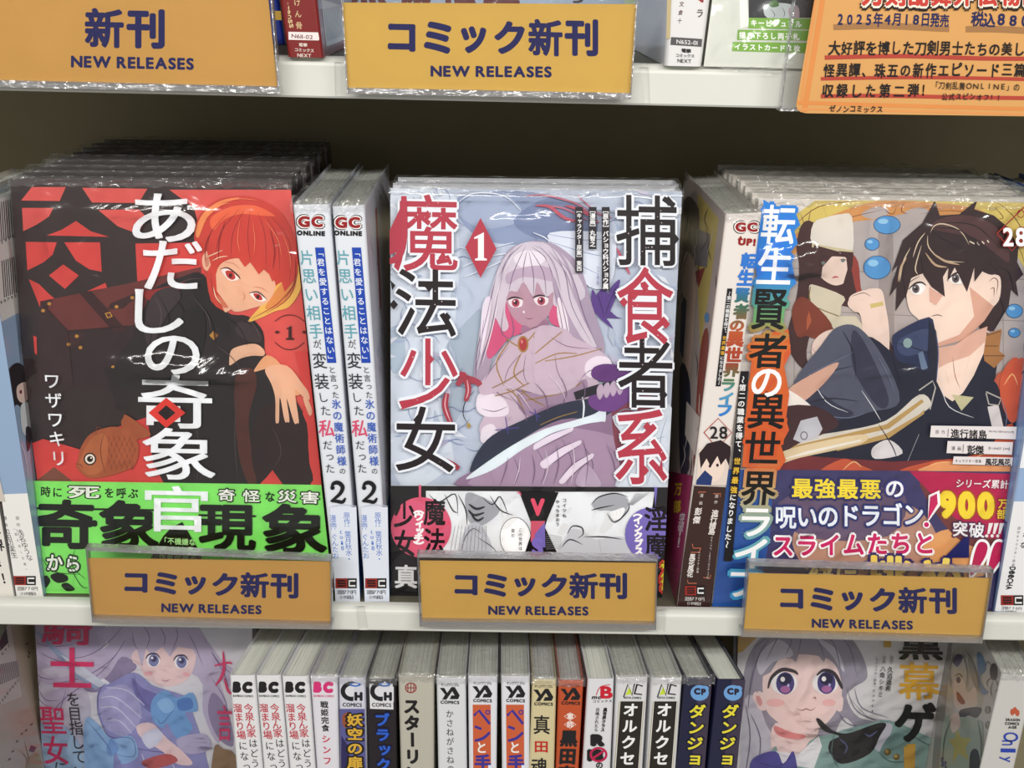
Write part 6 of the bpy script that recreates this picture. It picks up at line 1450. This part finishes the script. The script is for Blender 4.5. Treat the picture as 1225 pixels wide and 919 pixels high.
a.poly(SKI, [(140, 560), (180, 500), (280, 470), (400, 490), (445, 560), (450, 640), (425, 700), (380, 750), (310, 784), (250, 770), (190, 730), (150, 680)], True)
a.poly(SKI, [(190, 740), (330, 780), (360, 740), (350, 800), (280, 860), (180, 850)], True); a.poly((226, 140, 140), [(186, 752), (250, 776), (310, 790), (280, 806), (200, 790)], True)
for cx, cy in ((226, 586), (388, 584)):
    a.ell((252, 252, 254), cx - 2, cy - 2, 52, 44); a.ell((70, 62, 130), cx + 2, cy - 2, 36, 44); a.ell((30, 26, 70), cx + 2, cy - 18, 26, 24); a.ell((176, 110, 170), cx + 2, cy + 22, 20, 14); a.ell((255, 255, 255), cx - 8, cy - 18, 9, 10); a.ell((190, 190, 236), cx + 14, cy + 6, 5, 6)
a.line((58, 48, 56), 15, [(160, 604), (175, 560), (215, 530), (262, 536), (278, 550)], taper=.7); a.line((58, 48, 56), 15, [(352, 552), (380, 532), (420, 545), (446, 590), (452, 606)], taper=.7)
a.lines((150, 110, 110), 4, [[(160, 500), (200, 484), (270, 486)], [(270, 682), (295, 690), (310, 684), (330, 690), (348, 678)], [(335, 645), (346, 638), (348, 650)]]); a.ell((244, 190, 188), 190, 660, 34, 15); a.ell((244, 190, 188), 400, 660, 26, 13)
a.poly(GH, [(90, 600), (110, 440), (240, 340), (380, 345), (500, 440), (540, 560), (480, 560), (455, 600), (440, 520), (400, 440), (380, 500), (330, 440), (300, 400), (270, 500), (220, 460), (170, 540), (130, 560), (120, 620)])
a.poly(GHL, [(120, 480), (200, 410), (260, 470), (180, 500), (130, 550)], True); a.poly(GHL, [(340, 400), (430, 450), (460, 540), (400, 460)], True)
a.lines(GHD, 4, [[(240, 350), (200, 400), (150, 500)], [(260, 350), (250, 420), (230, 470)], [(280, 345), (290, 400), (275, 480)], [(310, 350), (360, 420), (385, 495)], [(340, 350), (420, 430), (450, 560)], [(400, 360), (480, 440), (510, 560)], [(180, 390), (120, 480), (90, 620)], [(150, 420), (100, 540), (80, 700)],
   [(90, 700), (130, 800), (120, 919)], [(70, 660), (90, 800), (60, 1000)], [(470, 600), (500, 680), (560, 720), (650, 730)], [(500, 600), (530, 680), (640, 720)], [(440, 700), (470, 740), (540, 760)]])
# jacket, shirt, bow, glove
TEAL = (142, 172, 168)
a.poly(TEAL, [(300, 850), (420, 780), (560, 740), (640, 730), (780, 790), (820, 840), (800, 1250), (250, 1250)], True); a.poly(TEAL, [(60, 1000), (160, 870), (200, 860), (220, 1250), (40, 1250)], True)
a.poly((240, 238, 242), [(150, 880), (190, 850), (280, 860), (360, 790), (372, 830), (340, 919), (220, 900), (130, 940)]); a.poly((206, 202, 216), [(570, 800), (610, 745), (650, 750), (620, 830), (590, 850)], True)
a.poly((84, 78, 158), [(100, 880), (190, 850), (220, 900), (260, 850), (275, 960), (220, 940), (140, 1000), (90, 960)], True); a.lines((50, 44, 110), 3, [[(110, 890), (200, 910), (260, 860)], [(130, 930), (210, 915), (265, 940)], [(160, 880), (150, 960)], [(200, 870), (190, 950)]])
a.poly((34, 28, 32), [(350, 728), (362, 722), (410, 765), (470, 780), (560, 750), (600, 738), (625, 745), (600, 790), (560, 860), (450, 900), (400, 850), (405, 810), (440, 790), (380, 770)], True)
a.lines((90, 96, 140), 7, [[(540, 780), (560, 790), (590, 770)], [(440, 800), (470, 830), (460, 860)]], .8)
a.poly((120, 150, 148), [(600, 850), (650, 780), (720, 800), (700, 860), (630, 880)], True)
for x, y, r_ in ((630, 853, 14), (665, 872, 13)): a.ell((120, 96, 50), x, y, r_, r_); a.ell((190, 160, 90), x - 3, y - 3, r_ * .5, r_ * .5)
a.lines((84, 110, 110), 4, [[(420, 780), (410, 860), (440, 919)], [(700, 770), (780, 820), (826, 830)], [(590, 850), (640, 890), (720, 890)]])
a.poly((216, 168, 76), [(704, 822), (740, 820), (726, 1250), (690, 1250)]); a.lines((90, 80, 80), 2, [[(480, 640), (560, 720), (640, 735)], [(640, 735), (760, 720), (850, 700)]])
a.flush('cover_illustration', B_SIL)
a.g('黒', (26, 24, 26), 672, 395, 850, 492, .028); a.rect((216, 170, 70), 615, 415, 643, 440)
a.g('幕', (226, 176, 60), 672, 500, 835, 650, .018); a.g('ゲ', (26, 24, 26), 655, 655, 822, 815, .045); a.g('ー', (216, 168, 76), 690, 830, 740, 960, .03, rot=True); a.flush('title_lettering', B_SIL)
a.v('［原作］', (50, 46, 50), 647, 472, 644, 506, 14, 12); a.v('久追遥希', (34, 30, 34), 641, 528, 632, 602, 24, 25, .015); a.v('［作画］', (50, 46, 50), 618, 472, 614, 506, 14, 12); a.v('八角シキミ', (34, 30, 34), 612, 524, 601, 626, 22, 24, .015)
a.v('［キャラクター原案］', (50, 46, 50), 588, 475, 578, 596, 11, 12); a.v('たかやKi', (50, 46, 50), 576, 610, 570, 690, 13, 14); a.flush('author_lettering', B_SIL)

# ------------------------------------------------------------------ tan side at lower left, illustrated side at lower right
a = side_art(F_LL, True).zoom(4.194, 0, 700)
a.poly((188, 172, 152), [(-100, 200), (170, 200), (230, 1400), (-100, 1400)]); a.poly((206, 196, 184), [(-100, 180), (50, 190), (110, 560), (-100, 640)])
for x0, y0, x1, y1 in ((-10, 210, 28, 330), (-10, 380, 82, 500)):
    S = []
    for k in range(14):
        x = x0 + (x1 - x0) * k / 13.0; S.append([(x, y0 - k * 1.5 + 20), (x + 12, y1 - k * 3)])
    a.lines((48, 44, 46), 4, S, 0, False)
a.h('6893', (70, 64, 62), -4, 364, 42, 306, 17, 20, .01); a.h('79007092', (70, 64, 62), -2, 596, 88, 478, 15, 20, .01)
a.poly((96, 50, 70), [(143, 835), (155, 805), (182, 815), (166, 840)]); a.poly((166, 150, 110), [(130, 900), (160, 850), (200, 860), (210, 1000), (140, 1000)], True); a.lines((100, 90, 60), 3, [[(120, 780), (140, 860), (150, 919)], [(100, 830), (130, 870), (140, 919)], [(60, 880), (110, 890)]])
a.lines((60, 50, 50), 6, [[(125, 300), (142, 290)], [(140, 330), (148, 350)], [(135, 355), (145, 365)]], 0, False)
for x, y in ((58, 840), (80, 790), (104, 752), (126, 735), (152, 705), (42, 880)): a.line((90, 60, 50), 6, [(x, y), (x + 8, y - 10)], sm=False, taper=0)
a.flush('side_illustration', B_LL)
a = side_art(F_RR, False).zoom(3.293, 870, 640)
a.poly((206, 202, 196), [(800, 300), (1090, 400), (1090, 1300), (700, 1300)]); a.poly((150, 146, 142), [(850, 380), (890, 400), (860, 700), (840, 1250), (780, 1250)])
a.poly((236, 214, 202), [(885, 600), (920, 560), (985, 580), (990, 660), (945, 690), (900, 680)], True); a.poly((196, 192, 182), [(900, 450), (960, 450), (1000, 520), (1012, 640), (990, 690), (980, 600), (950, 620), (930, 570), (900, 560), (880, 540)], True)
a.poly((150, 148, 142), [(950, 480), (985, 540), (992, 620), (960, 560)], True); a.poly((196, 192, 182), [(880, 560), (892, 660), (880, 800), (850, 900), (862, 700)], True); a.poly((90, 86, 110), [(890, 500), (905, 470), (930, 480), (910, 520)], True)
a.ell((70, 60, 90), 912, 572, 9, 13); a.poly((150, 50, 56), [(905, 620), (915, 625), (938, 660), (925, 668), (908, 650)], True); a.line((40, 36, 44), 4, [(900, 556), (915, 548), (928, 562)], taper=.5)
a.poly((110, 140, 172), [(985, 470), (1010, 480), (1020, 530), (1000, 560), (1010, 600), (1030, 620), (1000, 620)], True); a.poly((34, 34, 48), [(920, 690), (1000, 680), (985, 720), (950, 712), (925, 726)], True)
a.poly((168, 186, 170), [(850, 760), (900, 720), (990, 730), (1010, 800), (1000, 1250), (840, 1250)], True); a.poly((196, 186, 96), [(905, 760), (925, 800), (965, 800), (940, 840), (955, 890), (915, 860), (890, 900), (895, 840), (875, 810), (900, 800)])
a.poly((236, 214, 202), [(880, 720), (910, 700), (920, 750), (890, 780)], True); a.poly((34, 34, 48), [(960, 860), (990, 850), (1000, 940), (960, 960)], True)
a.ell((60, 56, 58), 1052, 540, 15, 34); a.lines((70, 66, 68), 3, [[(1045, 520), (1028, 500), (1020, 520)], [(1045, 560), (1025, 580), (1030, 600)], [(1060, 570), (1070, 600), (1056, 620)], [(1064, 520), (1080, 540), (1076, 580)], [(1050, 575), (1040, 610), (1046, 640)]])
for x, y in ((1028, 690), (1055, 700), (1030, 750), (1100 - 5, 765)): a.ell((150, 148, 130), x, y, 9, 14, 20); a.ring((80, 76, 70), x, y, 8, 13, 2)
a.lines((90, 86, 70), 3, [[(1080, 660), (1110, 668)], [(1095, 645), (1096, 690)], [(1084, 680), (1106, 650)]], 0, False); a.h('St', (40, 60, 150), 845, 895, 868, 905, 0, 40, .03, fit=True)
a.lines((80, 76, 84), 3, [[(900, 455), (880, 540), (885, 600)], [(940, 450), (980, 520), (1000, 640)], [(930, 460), (950, 540), (945, 610)], [(890, 720), (860, 800), (850, 919)], [(990, 730), (1005, 820), (1000, 919)], [(960, 730), (950, 800)]])
a.flush('side_illustration', B_RR)
a = spart(F_RR)
for k, (x, y) in enumerate(((1211, 852), (1214, 850), (1217, 853))): a.ell((190, 90, 60), x, y, 2.6, 4)
a.h('DRAGON', (40, 34, 36), 1203, 861, 1220, 861.5, 0, 3.4, .06, fit=True); a.h('COMICS', (40, 34, 36), 1202, 865.5, 1219, 866, 0, 3.4, .06, fit=True); a.h('AGE', (40, 34, 36), 1206, 870, 1216, 870, 0, 3.2, .06, fit=True)
a.up()
for i, ch in enumerate('Only Sense'):
    if ch == ' ': continue
    b_ = glyph(ch, .012)[2]; w_ = (b_[1] - b_[0]) * 15; y0 = 876 + i * 9.6; cx = 1209 - i * 1.6
    a.g(ch, (40, 66, 170), cx - 9 + (3 if ch in 'O' else 0) * 0, y0, cx + (9 if ch in 'OSl' else 4), y0 + max(5, w_), .012, rot=True)
a.flush('spine_lettering', B_RR)

# ------------------------------------------------------------------ upper shelf prints
a = spart(F_UR, [(334, -420), (379, -420), (388, 78), (346, 78)]).zoom(7.07, 300, 0)
GDT = (214, 186, 140)
a.v('かばねのけん骨', GDT, 360, -370, 408, 215, 60, 66, .01)
for i, ch in enumerate('BEASTBOSS'): a.g(ch, GDT, 280 + (i - 3) * 9, 20 + (i - 3) * 38 - 8, 316 + (i - 3) * 9, 46 + (i - 3) * 38, .04, rot=True)
a.flush('title_lettering', B_UR)
a.poly((236, 226, 224), [(300, 268), (570, 274), (580, 330), (575, 342), (312, 336)]); a.h('N611-02', (110, 40, 44), 345, 304, 525, 316, 0, 34, .012, fit=True)
a.h('電撃', (236, 216, 206), 424, 378, 462, 380, 38, 32, .02); a.h('コミックス', (236, 216, 206), 386, 420, 520, 428, 36, 34, .02); a.h('NEXT', (236, 216, 206), 395, 466, 512, 472, 0, 30, .02, fit=True); a.flush('label_lettering', B_UR)
sidepoly(B_UR, F_UR, True, None, [((150, 160, 180), [(.02, .1), (.98, .1), (.98, .99), (.02, .99)]), ((206, 212, 214), [(.1, .02), (.6, .02), (.6, .1), (.1, .12)]), ((110, 100, 130), [(.3, .15), (.7, .2), (.6, .4), (.3, .35)])], 'side_illustration', [((40, 40, 44), .001, [(.14 + .04 * k, .03), (.14 + .04 * k, .1)]) for k in range(11)])
a = spart(F_UB); a.poly((222, 178, 70), [(324, 13), (336, 13), (337, 24), (326, 24)]); a.flush('cover_bar', B_UB)
a = spart(F_UW, [(799, -420), (850, -420), (840, 79), (795, 79)]).zoom(5.833, 750, 0)
a.poly((190, 172, 130), [(290, -600), (330, -600), (300, 270), (275, 270)]); a.v('支倉凍砂', (90, 60, 50), 420, -150, 410, -60, 30, 34); a.v('文倉十', (90, 60, 56), 382, 28, 368, 145, 34, 38, .015); a.v('狼と香辛料モラ', (60, 30, 30), 540, -560, 508, 92, 54, 66, .02)
a.v('モ', (196, 40, 50), 520, 0, 519, 1, 56, 40, .03); a.flush('title_lettering', B_UW)
a.poly((84, 82, 84), [(308, 258), (525, 272), (520, 326), (303, 312)]); a.h('N652-01', (226, 224, 224), 345, 290, 492, 300, 0, 30, .015, fit=True)
a.h('電撃', (40, 38, 40), 396, 352, 430, 355, 34, 28, .045); a.h('コミックス', (60, 58, 60), 352, 385, 458, 390, 29, 26, .01); a.h('NEXT', (50, 48, 50), 352, 422, 448, 428, 0, 26, .01, fit=True); a.flush('label_lettering', B_UW)
a = Art(P_UC, [(392, -400), (800, -400), (790, 46), (398, 39)])
a.poly((196, 214, 240), [(380, -400), (420, -400), (412, 60), (395, 60)]); a.poly((206, 220, 190), [(740, -400), (800, -400), (792, 60), (748, 60)])
a.h('無職転生', (112, 30, 40), 440, -14, 600, -13, 44, 40, .05); a.h('ろ', (60, 30, 34), 690, -6, 691, -6, 22, 22, .03)
a.lines((150, 170, 150), .8, [[(766, 10), (775, 20), (785, 14)], [(768, 26), (778, 34), (788, 28)], [(402, 6), (406, 20), (403, 34)]]); a.flush('cover_illustration', B_UC)
a = Art(P_UG, [(852, -400), (1200, -400), (1190, 82), (842, 78)]).zoom(5.833, 750, 0)
a.poly((240, 240, 238), [(785, 0), (840, 0), (850, 180), (790, 198)]); a.poly((34, 34, 40), [(838, -600), (1400, -600), (1400, 125), (850, 125)]); a.poly((190, 196, 200), [(960, 40), (1050, 20), (1160, 40), (1160, 125), (980, 125)], True)
a.poly((70, 110, 50), [(990, 20), (1040, 0), (1060, 40), (1010, 50)], True); a.lines((60, 60, 66), 4, [[(1000, 60), (1030, 100), (1020, 124)], [(1080, 50), (1100, 90), (1090, 124)], [(1120, 40), (1150, 80)]]); a.poly((176, 150, 160), [(1130, 60), (1190, 40), (1200, 125), (1140, 125)], True); a.flush('cover_illustration', B_UG)
GRN = (122, 172, 62)
for q in ([(852, 124), (1300, 130), (1300, 206), (846, 198)], [(772, 208), (1300, 214), (1300, 284), (768, 278)], [(738, 292), (1300, 300), (1300, 372), (732, 356)]): a.poly(GRN, q)
WW = (248, 250, 244)
a.h('キービジュアル', WW, 885, 160, 1195, 168, 46, 50, .045); a.h('描き下ろし両子札', WW, 805, 246, 1180, 256, 46, 50, .045); a.h('イラストカード2枚', WW, 772, 326, 1185, 338, 46, 46, .045); a.flush('caption_lettering', B_UG)
# film tails folded under the two faced books above the shelf edge
for B, q, y0 in ((B_UG, [(862, 79), (940, 82), (928, 90), (880, 86)], -.0275), ):
    mb = MB(); P = smoothpts(q, 5); C = at(900, 84, y0); P3 = [at(x, y, y0 + .001 * wob(x, y)) for x, y in P]
    for i in range(len(P3)): mb.face([C, P3[i - 1], P3[i]])
    mb.build('shrink_wrap', M_CRINKLE, B)
